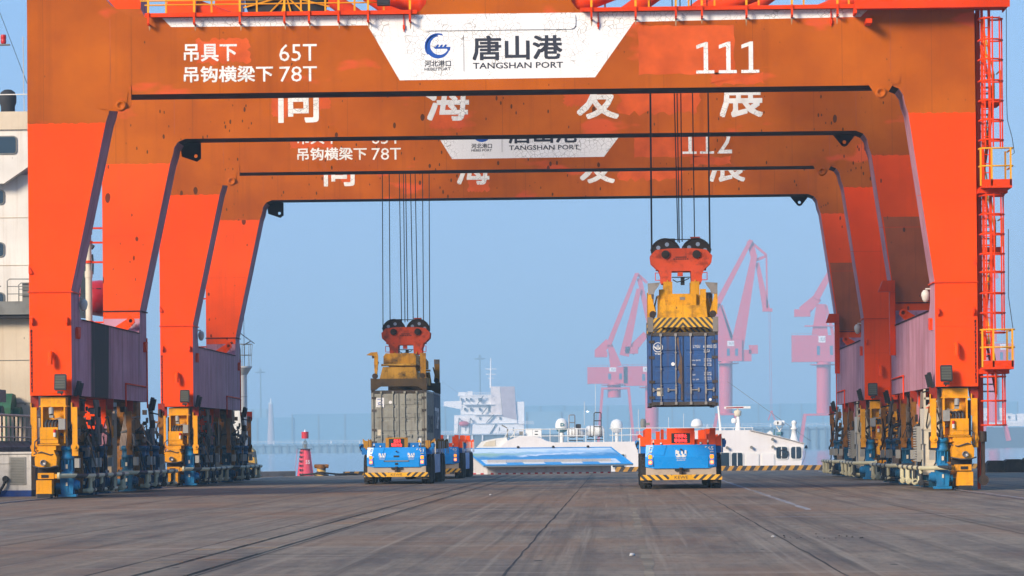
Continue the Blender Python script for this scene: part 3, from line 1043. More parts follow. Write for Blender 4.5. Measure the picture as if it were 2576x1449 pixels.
def make_crane(label, number, lay1={}, lay2={}):
    cr = thing('gantry_crane', label, 'crane', (XC, 118.0, 0), group='orange gantry cranes on the quay')
    y2 = 17.06
    beam1 = make_frame(cr, 0.0, True, number, **lay1)
    beam2 = make_frame(cr, y2, False, number, **lay2)
    # sills between front and back legs
    for s in (-1, 1):
        b = MB()
        q = [(FD, ZS + .003), (y2, ZS + .003), (y2, 6.6), (y2 - .08, 6.25), (y2 - .25, 6.08), (y2 - .5, 6.02), (FD + .5, 6.02), (FD + .25, 6.08), (FD + .08, 6.25), (FD, 6.6)]
        b.prism(q, s * (HW - .02), s * (HW - LW), 'x')
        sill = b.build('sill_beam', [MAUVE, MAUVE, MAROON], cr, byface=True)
        f = MB()
        f.box(s * HW, s * (HW - LW - .05), FD + .4, y2 - .4, 6.02, 6.05)
        f.build('top_flange', MAROON, sill)
        lug = MB()
        c = (y2 - 4.3, 6.15)
        xx = s * (HW - .55)
        lug.prism([(s * (HW - .9), 6.05), (s * (HW - .15), 6.05), (s * (HW - 1.05) , 6.62), (s * (HW - 1.22), 6.60), (s * (HW - 1.28), 6.44)], y2 - .5, y2 - .44)
        lug.lathe([(.15, -.02), (.15, .08), (.07, .08), (.07, -.02)], (s * (HW - 1.12), y2 - .52, 6.5), 16, 'y')
        lug.build('lifting_lug', ORANGE, sill)
        hk = MB()
        for yy in (.9, y2 + .9):
            for k in range(3):
                hk.prism([(yy + .2 * k, 5.35), (yy + .16 + .2 * k, 5.45), (yy + .18 + .2 * k, 5.75), (yy - .02 + .2 * k, 5.7)], s * (HW - LW), s * (HW - LW - .10), 'x')
        hk.build('hook_bracket', RED, sill)
        pp = MB()
        pp.path([(s * (HW - LW - .05), y2 + 1.6, 5.9), (s * (HW - LW - .05), y2 + 1.6, 3.2)], .03, 6)
        pp.path([(s * (HW - LW - .05), y2 - 4.4, 3.2), (s * (HW - LW - .05), y2 - 4.4, 4.05), (s * (HW - LW - .05), y2 + 1.5, 4.02)], .03, 6)
        pp.build('conduit', RED, sill)
        # anchor bracket hanging under the sill between the bogies
        a = MB()
        a.prism([(s * (HW - .08), ZS), (s * (HW - .08), 2.9), (s * (HW - .10), 1.85), (s * (HW - .72), 1.85), (s * (HW - 1.1), 2.95), (s * (HW - 1.1), ZS)], 10.4, 11.6)
        a.build('anchor_bracket', [ORANGE, MAUVE, MAROON], sill, byface=True)
        ar = MB(); ar.bar((s * (HW - 1.12), 10.5, 2.98), (s * (HW - .8), 10.5, 1.2), .12, .2); ar.cbox((s * (HW - .8), 10.5, 1.1), (.3, .3, .22))
        ar.build('anchor_arm', MAUVE, sill)
        gb = MB(); gb.box(s * (HW - .2), s * (HW - 1.0), 11.9, 13.4, .25, 2.95); gb.box(s * (HW - .3), s * (HW - 1.12), 11.8, 11.9, 2.1, 2.7)
        gb.build('cabinet', TAN, sill)
        yb = MB(); yb.box(s * (HW - .35), s * (HW - 1.1), 11.72, 11.79, 2.05, 2.5); yb.build('yellow_plate', YELLOW, sill)
        make_bogie(cr, s, 0.1, True)
        make_bogie(cr, s, 14.5, False)
        # dome camera on its arm
        dc = MB()
        yy = y2 - 3.0 if s < 0 else .6
        xx = s * (HW - LW - .16)
        dc.tube((xx + s * .16, FD - .1, 6.75), (xx, FD - .1, 6.75), .03, 6)
        dc.lathe([(0, .12), (.07, .11), (.13, .02), (.14, -.08), (.12, -.14), (.11, -.2), (.06, -.28), (0, -.3)], (xx, FD - .1, 6.6), 14)
        dc.build('dome_camera', CCTV, sill)
    # upper works: tapering legs, centre column, braces
    for y0 in (0, y2):
        for s in (-1, 1):
            u = MB(); u.prism([(s * (HW - .3), 18.402), (s * 14.2, 18.402), (s * 13.3, 34), (s * 14.5, 34)], y0, y0 + FD)
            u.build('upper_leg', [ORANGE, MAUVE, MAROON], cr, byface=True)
            for k in range(2):
                t = MB(); t.tube((s * 2.2, y0 + .55 + .75 * k, 16.15 + .5 * k), (s * 14.1, y0 + .55 + .75 * k, 20.6 + 4.4 * k), .33, 12)
                t.build('brace', RED, cr)
        cc = MB(); cc.box(-2.3, 2.3, y0, y0 + FD, 18.402, 24)
        cc.build('centre_column', [FADED, MAUVE, MAROON], cr, byface=True)
    for s in (-1, 1):
        b = MB(); b.box(s * 14.3, s * 13.5, FD, y2, 27.6, 29.2)
        b.build('upper_sill', [RED, MAUVE, MAROON], cr, byface=True)
    # walkway along the front beam
    wk = MB()
    wk.box(-11.6, -2.75, -.26, .9, 15.985, 16.01); wk.box(-11.75, -2.7, -.30, -.26, 15.96, 16.09)
    walk = wk.build('walkway', RED, cr)
    wk = MB(); wk.box(2.75, 11.9, -.26, .9, 15.985, 16.01); wk.box(2.7, 11.8, -.30, -.26, 15.96, 16.09)
    wk.build('walkway', RED, cr)
    posts = [-11.63, -10.1, -8.58, -7.1, -6.28, -5.3, -4.32, -2.93, 3.08, 4.54, 5.87, 6.73, 8.2, 9.7, 11.2]
    for x in posts:
        b = MB(); b.box(x - .035, x + .035, -.36, -.305, 15.72, 16.10); b.box(x - .03, x + .03, -.36, -.01, 15.70, 15.75)
        b.build('walkway_bracket', RED, walk)
        ln_ = .16 + .12 * ((x * 7.3) % 1)
        rr_ = MB(); rr_.prism([(x - .03, 15.70), (x + .035, 15.70), (x + .02, 15.70 - ln_ * .6), (x + .004, 15.70 - ln_), (x - .018, 15.70 - ln_ * .7)], -.0066, -.0056); rr_.build('rust_run', RUN, walk)
        b = MB(); b.box(x - .035, x + .035, -.30, -.25, 16.09, 17.25); b.build('railing_post', RAIL_YELLOW, walk)
    for x in posts:
        b = MB(); b.box(x + .42, x + .48, .84, .90, 16.01, 17.2); b.build('railing_post', RAIL_YELLOW, walk)
    for a, b_ in ((-11.9, -2.6), (2.6, 11.7)):
        hr = MB()
        for z in (16.50, 17.05):
            hr.tube((a, -.275, z), (b_, -.275, z), .028, 6); hr.tube((a, .87, z), (b_, .87, z), .028, 6)
        hr.build('handrail', RAIL_YELLOW, walk)
    hk = MB()
    for x in (-3.15, 3.3, 11.0):
        hk.tube((x, -.05, 15.4), (x, -.05, 15.98), .02, 6); hk.cbox((x, -.05, 15.55), (.07, .07, .14))
    hk.build('hook_rod', RED, walk)
    # cable reel standing behind the walkway
    rl = MB()
    for k in range(7):
        r = 1.35 - .07 * k
        rl.lathe([(r, .35), (r + .06, .32), (r + .06, .26), (r, .23)], (-7.2, 1.4 + .02 * k, 16.85), 40, 'y')
    rl.lathe([(1.40, .0), (1.40, .04), (.3, .04), (.3, 0)], (-7.2, 1.8, 16.85), 40, 'y')
    reel = rl.build('cable_reel', ROPE, cr)
    sp = MB()
    for k in range(12):
        t = math.pi * (k + .5) / 6
        sp.bar((-7.2, 1.55, 16.85), (-7.2 + 1.5 * math.cos(t), 1.55, 16.85 + 1.5 * math.sin(t)), .07, .05)
    sp.build('spoke', RAIL_YELLOW, reel)
    fl = MB(); fl.cbox((-3.8, -.3, 16.45), (.42, .3, .42)); fl.box(-4.0, -3.6, -.47, -.46, 16.3, 16.6)
    fl.build('floodlight', DARK, walk)
    # land side platform, caged ladder and stairs
    pf = MB()
    pf.box(11.72, 16.8, -.9, 1.2, 16.0, 16.06); pf.box(11.72, 16.8, -.93, -.9, 15.86, 16.25); pf.box(16.77, 16.8, -.9, 1.2, 15.92, 16.22)
    pf.box(11.72, 11.80, -.9, 1.2, 15.72, 15.95); pf.box(11.75, 16.75, -.6, -.5, 15.86, 16.0)
    for x in (12.9, 14.1, 15.3, 16.5):
        pf.box(x - .02, x + .02, -.945, -.93, 15.92, 16.22)
    pf.box(12.1, 12.3, -.8, 0, 15.4, 15.55)
    plat = pf.build('platform', RED, cr)
    for x in (12.2, 13.5, 14.8, 16.1, 16.7):
        b = MB(); b.box(x, x + .06, -.88, -.82, 16.06, 17.1); b.build('railing_post', RAIL_YELLOW, plat)
    ld = MB()
    for x in (15.98, 16.22):
        ld.box(x - .045, x + .045, .10, .16, 4.3, 15.98)
    ld.box(15.86, 16.0, .9, 1.04, .35, 15.98)
    ladder = ld.build('ladder', RED, cr)
    z = 4.5
    rb = MB(); rb.tube((16.0, .13, 0), (16.22, .13, 0), .018, 6)
    while z < 15.9:
        rb.build('rung', RED, ladder, loc=(0, 0, z)); z += .30
    cg = MB()
    for z in (15.55, 14.85, 14.2, 13.5, 12.85, 12.2, 11.55, 9.72, 9.1, 8.45, 7.8, 7.2, 6.5, 5.85, 5.2, 3.75, 2.95, 2.15):
        cg.path([(15.85, .10, z), (15.88, -.35, z + .0), (16.1, -.62, z), (16.42, -.55, z), (16.62, -.2, z), (16.62, .12, z), (16.2, .14, z)], .032, 6)
    for x, y in ((16.0, -.52), (16.25, -.62), (16.50, -.45), (16.62, 0)):
        cg.box(x - .025, x + .025, y - .012, y + .012, 11.3, 15.6)
        cg.box(x - .025, x + .025, y - .012, y + .012, 5.25, 9.78)
        cg.box(x - .025, x + .025, y - .012, y + .012, 2.15, 4.0)
    cg.build('ladder_cage', RED, ladder)
    cbl = MB()
    cbl.path([(16.74, -.4, 16.0), (16.72, -.4, 13), (16.74, -.4, 12.2), (16.88, -.5, 11.6), (16.95, -.5, 11.1), (16.8, -.4, 11.0)], .012, 5)
    cbl.path([(16.74, -.4, 8.6), (16.72, -.4, 6.4), (16.85, -.5, 5.3), (16.8, -.4, 4.9)], .012, 5)
    cbl.build('cable', DARK, ladder)
    for zp in (9.95, 4.0):
        lp = MB()
        lp.box(15.82, 16.82, -.9, .8, zp, zp + .05); lp.box(15.82, 16.82, -.93, -.9, zp - .02, zp + .26); lp.box(16.79, 16.82, -.9, .8, zp - .02, zp + .26)
        lp.box(15.76, 16.72, -.5, .6, zp - .16, zp - .002)
        pl = lp.build('ladder_landing', RED, cr)
        for x, y in ((15.80, -.9), (16.16, -.9), (16.78, -.9), (16.78, .7)):
            b = MB(); b.box(x - .03, x + .03, y - .03, y + .03, zp + .05, zp + 1.3); b.build('railing_post', RAIL_YELLOW, pl)
        b = MB()
        for z in (zp + .7, zp + 1.28):
            b.path([(15.78, -.5, z), (15.8, -.9, z), (16.85, -.9, z), (16.85, .7, z)], .03, 6)
        b.build('handrail', RAIL_YELLOW, pl)
    st = MB()
    st.box(15.80, 15.90, 1.05, 1.15, .02, 15.9)
    st.box(15.80, 15.90, 15.0, 15.1, .02, 15.9)
    stair = st.build('stair_tower', RED, cr)
    tb = MB(); tb.box(15.9, 16.74, -.12, .12, -.025, .025)
    zs = [3.2, 5.7, 8.2, 10.7, 13.2, 15.6]
    for i in range(5):
        y_a, y_b = (4.0, 8.0) if i % 2 == 0 else (8.0, 4.0)
        for k in range(10):
            t = (k + .5) / 10
            tb.build('tread', STEEL, stair, loc=(0, y_a + (y_b - y_a) * t, zs[i] + (zs[i + 1] - zs[i]) * t))
        sg = MB()
        for x in (15.88, 16.76):
            sg.bar((x, y_a, zs[i]), (x, y_b, zs[i + 1]), .05, .22)
        yl = y_b + (.7 if y_b > 6 else -.7)
        sg.box(15.78, 16.85, yl - .7, yl + .7, zs[i + 1] - .2, zs[i + 1] - .02)
        sg.build('stair_flight', RED, stair)
        hr = MB()
        for z in (.5, .95):
            hr.tube((16.78, y_a, zs[i] + z), (16.78, y_b, zs[i + 1] + z), .025, 6)
        for t in (0, .33, .66, 1):
            yy, zz = y_a + (y_b - y_a) * t, zs[i] + (zs[i + 1] - zs[i]) * t
            hr.tube((16.78, yy, zz), (16.78, yy, zz + .95), .025, 6)
        hr.tube((16.86, yl - .6, zs[i + 1] + .95), (16.86, yl + .6, zs[i + 1] + .95), .025, 6); hr.tube((16.86, yl - .6, zs[i + 1]), (16.86, yl - .6, zs[i + 1] + .95), .025, 6)
        hr.build('handrail', RAIL_YELLOW, stair)
    # pale downpipe and its brackets on the sea side of the rear frame
    dp = MB()
    xx = -(HW - .02) - .62 + .0
    dp.tube((xx, y2 + .4, 6.35), (xx, y2 + .4, 8.35), .13, 10); dp.tube((xx, y2 + .4, 8.35), (xx, y2 + .4, 12.4), .115, 10)
    dp.lathe([(.15, 0), (.15, .3)], (xx, y2 + .4, 9.85), 10); dp.lathe([(.15, 0), (.15, .25)], (xx, y2 + .4, 8.2), 10)
    pipe = dp.build('downpipe', CREAM, cr)
    br = MB()
    for z in (10.05, 8.75, 9.5, 6.45, 6.0):
        br.box(xx - .16, -(HW), y2 + .32, y2 + .40, z, z + .07); br.lathe([(.17, 0), (.17, .10)], (xx, y2 + .4, z), 10)
    br.build('pipe_bracket', RED, pipe)
    # red cable box on the land side inner leg
    for yb, xb, zb in ((y2, 14.0, 7.3),):
        bx = MB(); bx.prism([(xb - .30, zb), (xb + .32, zb), (xb + .32, zb + .42), (xb - .14, zb + .42)], y2 - .55, y2 - .05)
        bx.box(xb + .12, xb + .33, y2 - .45, y2 - .05, 4.9, zb)
        bx.build('cable_box', RED, cr)
    # brown patch over the land side rear leg
    bp = MB(); bp.prism([(HW - LW + .02, ZF + .03), (KR + .52, 10.15), (HW - .01, 10.15), (HW - .01, ZF + .03)], y2 - .004, y2 - .001)
    bp.build('brown_patch', BROWN, cr)
    return cr


crane1 = make_crane('orange gantry crane numbered 111 beside the port emblem', '111')
crane2 = make_crane('orange gantry crane numbered 112, standing behind crane 111', '112', dict(dx=.16, dz=.11, tx=.72), dict(dz=.06, marks=((-10.05, -8.58), (-3.76, -2.12), (2.13, 3.79), (8.27, 9.97))))
crane2.location.y = 118 + 33.9
# ---------------------------------------------------------------- containers
def cont_mat(name, col, streak=.35, dirt=.3):
    return paint(name, col, rough=.5, var=.14, streak=streak, streak_col=(.10, .055, .03), dirt=dirt, dirt_col=(.06, .045, .035), spots=.35, spot_scale=5, vscale=1.2)


LABEL_W = paint('decal_white', (.72, .72, .70), rough=.6, var=.05)
RUST = paint('rust_brown', (.10, .055, .032), rough=.8, var=.4, dirt=.6)
CAST = paint('corner_casting_steel', (.07, .058, .05), rough=.7, var=.4, dirt=.5)


def corrugated(b, x, y0, y1, z0, z1, s, pitch=.28, d=.036):
    """trapezoidal corrugated side wall at x, crests outward in direction s"""
    pr = []
    y = y0
    while y < y1 - 1e-6:
        for dy, o in ((0, d), (.07, d), (.11, 0), (.18, 0), (.22, d)):
            if y + dy <= y1: pr.append((y + dy, x - s * o + 0.0))
        y += .22
    pr.append((y1, x))
    n = len(pr)
    b.add([(q[1], q[0], z0) for q in pr] + [(q[1], q[0], z1) for q in pr], [(i, i + 1, n + i + 1, n + i) for i in range(n - 1)])


def make_container(label, loc, body, frame, rod, kind):
    W, H, L = 2.438, 2.591, 6.058
    t = thing('shipping_container', label, 'container', loc)
    h = W / 2
    b = MB()
    for s in (-1, 1):
        corrugated(b, s * (h - .012), .12, L - .1, .16, H - .1, s)
        b.box(s * h, s * (h - .10), .0, .10, .10, H - .08)
        b.box(s * h, s * (h - .10), L - .10, L, .10, H - .08)
        b.box(s * h, s * (h - .06), .10, L - .10, H - .10, H - .02)
        b.box(s * h, s * (h - .06), .10, L - .10, .02, .16)
    b.box(-h + .02, h - .02, .1, L - .02, H - .05, H - .025)
    b.box(-h + .1, h - .1, L - .06, L - .02, .1, H - .05)
    b.build('shell', [body], t)
    f = MB()
    f.box(-h + .10, h - .10, .0, .12, H - .14, H - .01)
    f.build('end_frame', frame, t)
    f = MB()
    f.box(-h + .10, h - .10, .0, .12, .03, .15)
    f.build('end_frame', frame, t)
    u = MB()
    for k in range(9):
        u.box(-h + .1, h - .1, .3 + k * .65, .38 + k * .65, .03, .14)
    u.box(-h + .2, h - .2, .14, L - .1, .12, .15)
    u.build('floor_beams', CAST, t)
    for s in (-1, 1):
        for y in (0, L - .178):
            for z in (0, H - .118):
                c = MB()
                x0, x1 = sorted((s * (h + .002), s * (h - .162)))
                cx, cz = (x0 + x1) / 2, z + .059
                c.ring([(x0, z), (x1, z), (x1, z + .118), (x0, z + .118)], (cx, cz), .035, y - .004, y + .03, 10)
                c.box(x0 + .002, x1 - .002, y + .03, y + .178, z, z + .118)
                c.build('corner_casting', CAST, t)
    seals = MB()
    seals.box(-.012, .012, .012, .03, .15, H - .14)
    seals.box(-h + .10, -h + .13, .012, .03, .15, H - .14); seals.box(h - .13, h - .10, .012, .03, .15, H - .14)
    seals.build('door_seal', DARK, t)
    zr = [.15, .72, 1.30, 1.87, H - .14]
    for s in (-1, 1):
        d = MB()
        x0, x1 = sorted((s * .014, s * (h - .13)))
        d.box(x0, x1, .03, .06, .15, H - .14)
        for k in range(4):          # raised horizontal pressings
            d.prism([(.03, zr[k] + .06), (.008, zr[k] + .10), (.008, zr[k + 1] - .08), (.03, zr[k + 1] - .04)], x0 + .09, x1 - .09, 'x')
        door = d.build('door', body, t)
        for xx in (.26, .78):
            r = MB()
            r.tube((s * xx, -.028, .06), (s * xx, -.028, H - .05), .019, 8)
            for z in (.10, H - .10): r.box(s * xx - .045, s * xx + .045, -.05, .006, z - .05, z + .05)
            for z in (.72, 1.30, 1.87): r.box(s * xx - .035, s * xx + .035, -.045, .01, z - .02, z + .02)
            r.build('lock_rod', rod, door)
            hd = MB(); hd.box(s * xx, s * xx + s * .30, -.055, -.035, .55 + .0, .585); hd.box(s * xx + s * .24, s * xx + s * .30, -.045, .008, .5, .64)
            hd.box(s * xx - .03, s * xx + .03, -.06, -.02, .42, .66)
            hd.build('door_handle', rod, door)
        for z in (.3, .85, 1.7, 2.25):
            hn = MB(); hn.box(s * (h - .02), s * (h - .22), -.012, .02, z - .05, z + .05); hn.build('hinge', frame, door)
    if kind == 'blue':
        text('LYGU', (.35, .59, 2.03, 2.13), .0, LABEL_W, t); text('628052', (.70, 1.02, 2.03, 2.13), .0, LABEL_W, t); text('9', (1.09, 1.13, 2.04, 2.12), .0, LABEL_W, t); text('22G1', (.71, .92, 1.87, 1.97), .0, LABEL_W, t)
        bx = MB()
        for q in ((1.065, 1.075, 2.02, 2.14), (1.145, 1.155, 2.02, 2.14), (1.075, 1.145, 2.02, 2.03), (1.075, 1.145, 2.13, 2.14)): bx.box(q[0], q[1], -.001, .002, q[2], q[3])
        bx.build('check_box', LABEL_W, t)
        for tx, z, bxx in (('MAX. GROSS', 1.57, (.29, .60)), ('TARE', 1.41, (.30, .43)), ('NET', 1.06, (.32, .42)), ('CU. CAP.', .90, (.32, .55))):
            text(tx, (*bxx, z, z + .05), .0, LABEL_W, t)
        for a, c, z in (('30.480 KG', '67.200 LBS', 1.58), ('2.210 KG', '4.870 LBS', 1.42), ('28.270 KG', '62.330 LBS', 1.10), ('33.2 CU.M.', '1.173 CU.FT.', .93)):
            text(a, (.72, .97, z + .035, z + .085), .0, LABEL_W, t); text(c, (.72, .99, z - .03, z + .02), .0, LABEL_W, t)
        lg = MB(); lg.ring(arc(-.88, 2.06, .172, 0, 345, 23), (-.88, 2.06), .150, -.002, .0, 30); 
        lg.prism(arc(-.88, 2.09, .12, 200, 340, 12) + arc(-.88, 2.12, .09, 340, 200, 12), -.002, .0)
        for dx in (-.035, 0, .035): lg.box(-.88 + dx - .008, -.88 + dx + .008, -.002, .0, 1.98, 2.13 + .03 * (dx == 0))
        for sgn in (-1, 1): lg.prism([(-.88 + sgn * .13, 2.13), (-.88 + sgn * .09, 2.05), (-.88 + sgn * .13, 2.03)], -.002, .0)
        lg.build('round_emblem', LABEL_W, t)
        text('TSP', (-1.0, -.75, 1.80, 1.86), .0, LABEL_W, t, bold=.02)
        st = MB(); st.lathe([(.065, -.002), (.065, 0)], (-.36, 0, 1.47), 14, 'y'); st.lathe([(.05, -.002), (.05, 0)], (.93, 0, .22), 10, 'y'); st.build('round_sticker', LABEL_W, t)
        st = MB(); st.prism(rrect(-.93, -.71, .36, .64, .03), -.002, 0); st.build('data_plate', CREAM, t)
        # long rust run beside the door gap
        rs = MB(); rs.prism([(-.24, 2.36), (-.16, 2.42), (-.13, 2.0), (-.04, 1.7), (-.03, .2), (-.09, .2), (-.08, .75), (-.22, .85), (-.12, 1.1), (-.19, 1.35), (-.12, 1.62), (-.15, 1.9)], -.0015, .0)
        rs.build('rust_run', paint('rust_run', (.13, .085, .055), rough=.8, var=.5, dirt=.8, dirt_col=(.02, .05, .14)), t)
    elif kind == 'grey':
        text('ZLSU', (.32, .53, 2.12, 2.21), .0, INK, t); text('411250', (.66, 1.0, 2.12, 2.21), .0, INK, t); text('0', (1.08, 1.13, 2.12, 2.21), .0, INK, t); text('22G1', (.67, .88, 1.98, 2.06), .0, INK, t)
        for tx, z, bxx in (('MAX. GROSS', 1.54, (.27, .52)), ('TARE', 1.42, (.27, .38)), ('PAYLOAD', 1.30, (.27, .47)), ('CUBE', 1.18, (.27, .38))):
            text(tx, (*bxx, z, z + .045), .0, INK, t)
        for k, tx in enumerate(('30.480 KGS', '67.200 LBS', '2.160 KGS', '4.760 LBS', '28.320 KGS', '62.440 LBS', '33.2 CU.M', '1.172 CU.FT')):
            text(tx, (.66, .92, 1.53 - .058 * k, 1.57 - .058 * k), .0, INK, t)
        wb = MB(); wb.prism(rrect(-1.01, -.65, 1.84, 2.26, .01), -.003, -.001); wb.build('logo_plate', LABEL_W, t)
        sw = MB(); sw.path([(-.95, -.004, 2.20), (-.80, -.004, 2.20), (-.74, -.004, 2.14), (-.78, -.004, 2.08), (-.92, -.004, 2.02), (-.90, -.004, 1.97), (-.72, -.004, 1.97)], .018, 6); sw.build('logo_mark', LOGO_BLUE, t)
        text('中谷物流', (-.95, -.71, 1.87, 1.93), -.005, INK, t)
        st = MB(); st.lathe([(.075, -.003), (.075, -.001)], (-.37, 0, 2.06), 14, 'y'); st.build('round_sticker', LABEL_W, t)
        st = MB(); st.prism(rrect(-.95, -.74, .60, .86, .01), -.003, -.001); st.build('data_plate', CREAM, t)
        st = MB(); st.prism([(.78, .28), (.96, .28), (.87, .42)], -.006, -.004); st.build('warning_triangle', paint('decal_yellow', (.75, .42, .03)), t)
        st = MB(); st.box(.77, .97, -.003, -.001, .24, .46); st.build('warning_sticker', LABEL_W, t)
    return t


C_BLUE = cont_mat('container_blue', (.030, .085, .23), streak=.6, dirt=.45)
C_GREY = cont_mat('container_grey', (.27, .27, .23), streak=.4)
C_SLATE = cont_mat('container_slate', (.075, .105, .15), streak=.4)
ROD_STEEL = paint('lock_rod_steel', (.26, .24, .22), rough=.5, var=.25, dirt=.4)
blue_box = make_container('dark blue container hanging from the yellow spreader', (2.30, 124.4, 2.95), C_BLUE, CAST, ROD_STEEL, 'blue')
grey_box = make_container('grey container with closed doors riding on vehicle 551', (-9.62, 156.2, 1.53), C_GREY, CAST, C_GREY, 'grey')
slate_box = make_container('slate blue container right behind the grey one on the vehicle', (-9.62, 162.34, 1.53), C_SLATE, CAST, C_SLATE, 'plain')
sl = MB()
side_t = text('TSP', (.9, 4.6, .9, 1.9), 0, LABEL_W, slate_box, bold=.01, xform=Matrix(((0, -1, 0, 1.222), (1, 0, 0, 0), (0, 0, 1, 0), (0, 0, 0, 1))))
side_t2 = text('ZHONGGU', (.7, 5.3, .7, 1.5), 0, INK, grey_box, bold=.01, xform=Matrix(((0, -1, 0, 1.222), (1, 0, 0, 0), (0, 0, 1, 0), (0, 0, 0, 1))))

# ---------------------------------------------------------------- headblock, ropes and spreader
SP_YEL = paint('spreader_yellow', (.70, .32, .008), rough=.55, var=.2, dirt=.6, streak=.35, spots=.7, spot_scale=5)
SP_WORN = paint('spreader_worn', (.085, .055, .026), rough=.75, var=.5, dirt=.75, dirt_col=(.03, .024, .02), streak=.3)
SP_MOT = paint('spreader_mottled', (.36, .19, .025), rough=.75, var=.5, dirt=1.0, dirt_col=(.02, .016, .012), streak=.5)
SP_GREY = paint('spreader_grey', (.22, .20, .18), rough=.65, var=.4, dirt=.7)
HAZ = stripes('spreader_stripe', (.66, .36, .02), (.05, .042, .03), axis=(1, 0, .9), pitch=.20, duty=.5, mirror=2.30, dirt=.5)


def make_spreader(label, x, y, ztop, length, worn, ropes):
    """ztop = top of the container it holds; y = middle of the lift"""
    t = thing('container_spreader', label, 'spreader', (x, y, ztop))
    yf = -length / 2 - .02            # door end of the load
    Y, E = (SP_WORN, SP_WORN) if worn else (SP_YEL, HAZ)
    body = SP_YEL if not worn else paint('spreader_rusty_yellow', (.50, .235, .018), rough=.7, var=.5, dirt=.95, dirt_col=(.03, .022, .016), streak=.5)
    m = MB()
    m.box(-.42, .42, yf + 1.2, -yf - 1.2, .55, .95)
    for s in (-1, 1):
        m.box(s * .55, s * .78, yf + .3, -yf - .3, .38, .72)
    frame = m.build('main_beam', body, t)
    for e in (-1, 1):
        yy = yf * (1 if e < 0 else -1)
        b = MB()
        b.prism([(-1.21, .02), (-1.0, .02), (-.92, .10), (-.80, .16), (.80, .16), (.92, .10), (1.0, .02), (1.21, .02), (1.21, .50), (-1.21, .50)], yy - e * .0, yy - e * .36)
        eb = b.build('end_beam', E, t)
        for s in (-1, 1):
            c = MB(); c.box(s * 1.235, s * 1.04, yy + e * .012, yy - e * .34, .0, .52); c.build('corner_post', SP_GREY if not worn else SP_WORN, eb)
            k = MB(); k.tube((s * 1.15, yy - e * .09, -.09), (s * 1.15, yy - e * .09, .04), .05, 8); k.build('twistlock', GREASE, eb)
            # flipper guides
            g = MB()
            xo = s * 1.20
            if e < 0 and not worn:
                g.prism([(xo, .62), (xo - s * .16, .55), (xo - s * .26, .70), (xo - s * .10, 1.25), (xo - s * .14, 1.62), (xo - s * .36, 1.72), (xo - s * .04, 1.70), (xo + s * .01, 1.55), (xo + s * .02, 1.0)], yy, yy + .22)
                g.mi = 1
                g.prism([(xo + s * .02, 1.70), (xo - s * .42, 1.73), (xo - s * .36, 1.60), (xo - s * .24, 1.45), (xo - s * .2, 1.32), (xo, 1.32)], yy - .02, yy)
            else:
                g.prism([(xo, .62), (xo - s * .16, .55), (xo - s * .12, 1.2), (xo - s * .14, 1.50), (xo + s * .22, 1.55), (xo + s * .02, 1.66), (xo - s * .26, 1.68), (xo - s * .30, 1.5), (xo - s * .28, .9), (xo - s * .2, .52)] if worn and e < 0 and s < 0 else
                        [(xo, .5), (xo, 1.62), (xo - s * .26, 1.62), (xo - s * .22, .5)], yy, yy - e * .20)
                g.mi = 1
                g.box(xo - s * .02, xo - s * .24, yy - e * .20, yy - e * .21, 1.4, 1.6)
            g.build('flipper_arm', [body, SP_GREY], eb)
            h = MB(); h.tube((s * 1.05, yy + e * .02, .62), (s * 1.05, yy - e * .4, .62), .12, 10); h.path([(s * .95, yy, .62), (s * .98, yy - e * .1, .9), (s * .90, yy - e * .2, 1.25)], .03, 6)
            h.build('flipper_drive', GREASE, eb)
        sk = MB()
        if not worn:
            sk.prism([(-.86, .50), (.86, .50), (.80, 1.10), (.62, 1.12), (.60, .93), (-.60, .93), (-.62, 1.12), (-.80, 1.10)], yy - e * .06, yy - e * .5)
            sk.box(-.82, -.62, yy - e * .3, yy - e * .9, .6, 1.5)
            sk.box(.62, .82, yy - e * .3, yy - e * .9, .6, 1.5)
        else:
            sk.prism([(-.84, .50), (.82, .50), (.74, 1.02), (-.70, 1.02)], yy - e * .06, yy - e * .4)
            sk.tube((-.76, yy - e * .0, 1.10), (.76, yy - e * .0, 1.10), .05, 8)
        sk.build('skirt_plate', body if not worn else SP_MOT, eb)
    mid = MB()
    mid.box(-.62, .62, -.7, .7, .95, 1.42)
    if worn:
        mid.prism([(-.72, 1.14), (.72, 1.14), (.72, 1.50), (.62, 1.64), (-.62, 1.64), (-.72, 1.50)], yf + .9, -yf - .9)
    else:
        mid.prism([(-.52, .93), (.52, .93), (.52, 1.42), (-.52, 1.42)], -.9, .9)
    for s in (-1, 1):
        mid.box(s * .64, s * .32, -.75, -.45, 1.2, 1.86 if not worn else 1.6); mid.box(s * .64, s * .32, .45, .75, 1.2, 1.86 if not worn else 1.6)
    mid.build('top_frame', body, t)
    sp = MB(); sp.box(-.06, .12, -.92, -.905, 1.20, 1.30); sp.build('name_plate', SP_GREY, t)
    # headblock
    z = 1.80 if not worn else 1.70
    pl = [(-.74, z + .10), (-.74, z + .28), (-.80, z + .47), (-1.08, z + .74), (-1.11, z + .98), (-.90, z + 1.20), (-.4, z + 1.25), (.4, z + 1.25), (.90, z + 1.20), (1.11, z + .98), (1.08, z + .74), (.80, z + .47), (.74, z + .28), (.74, z + .10), (.70, z), (.36, z), (.34, z + .44), (-.34, z + .44), (-.36, z), (-.70, z)]
    hb = MB()
    for yy in (-.62, .50):
        hb.prism(pl, yy, yy + .10)
    hb.box(-.9, .9, -.5, .5, z + .5, z + .62)
    for s in (-1, 1):
        hb.box(s * .70, s * .38, -.5, .5, z + .02, z + .3)
    head = hb.build('headblock', RUST_ORANGE, t)
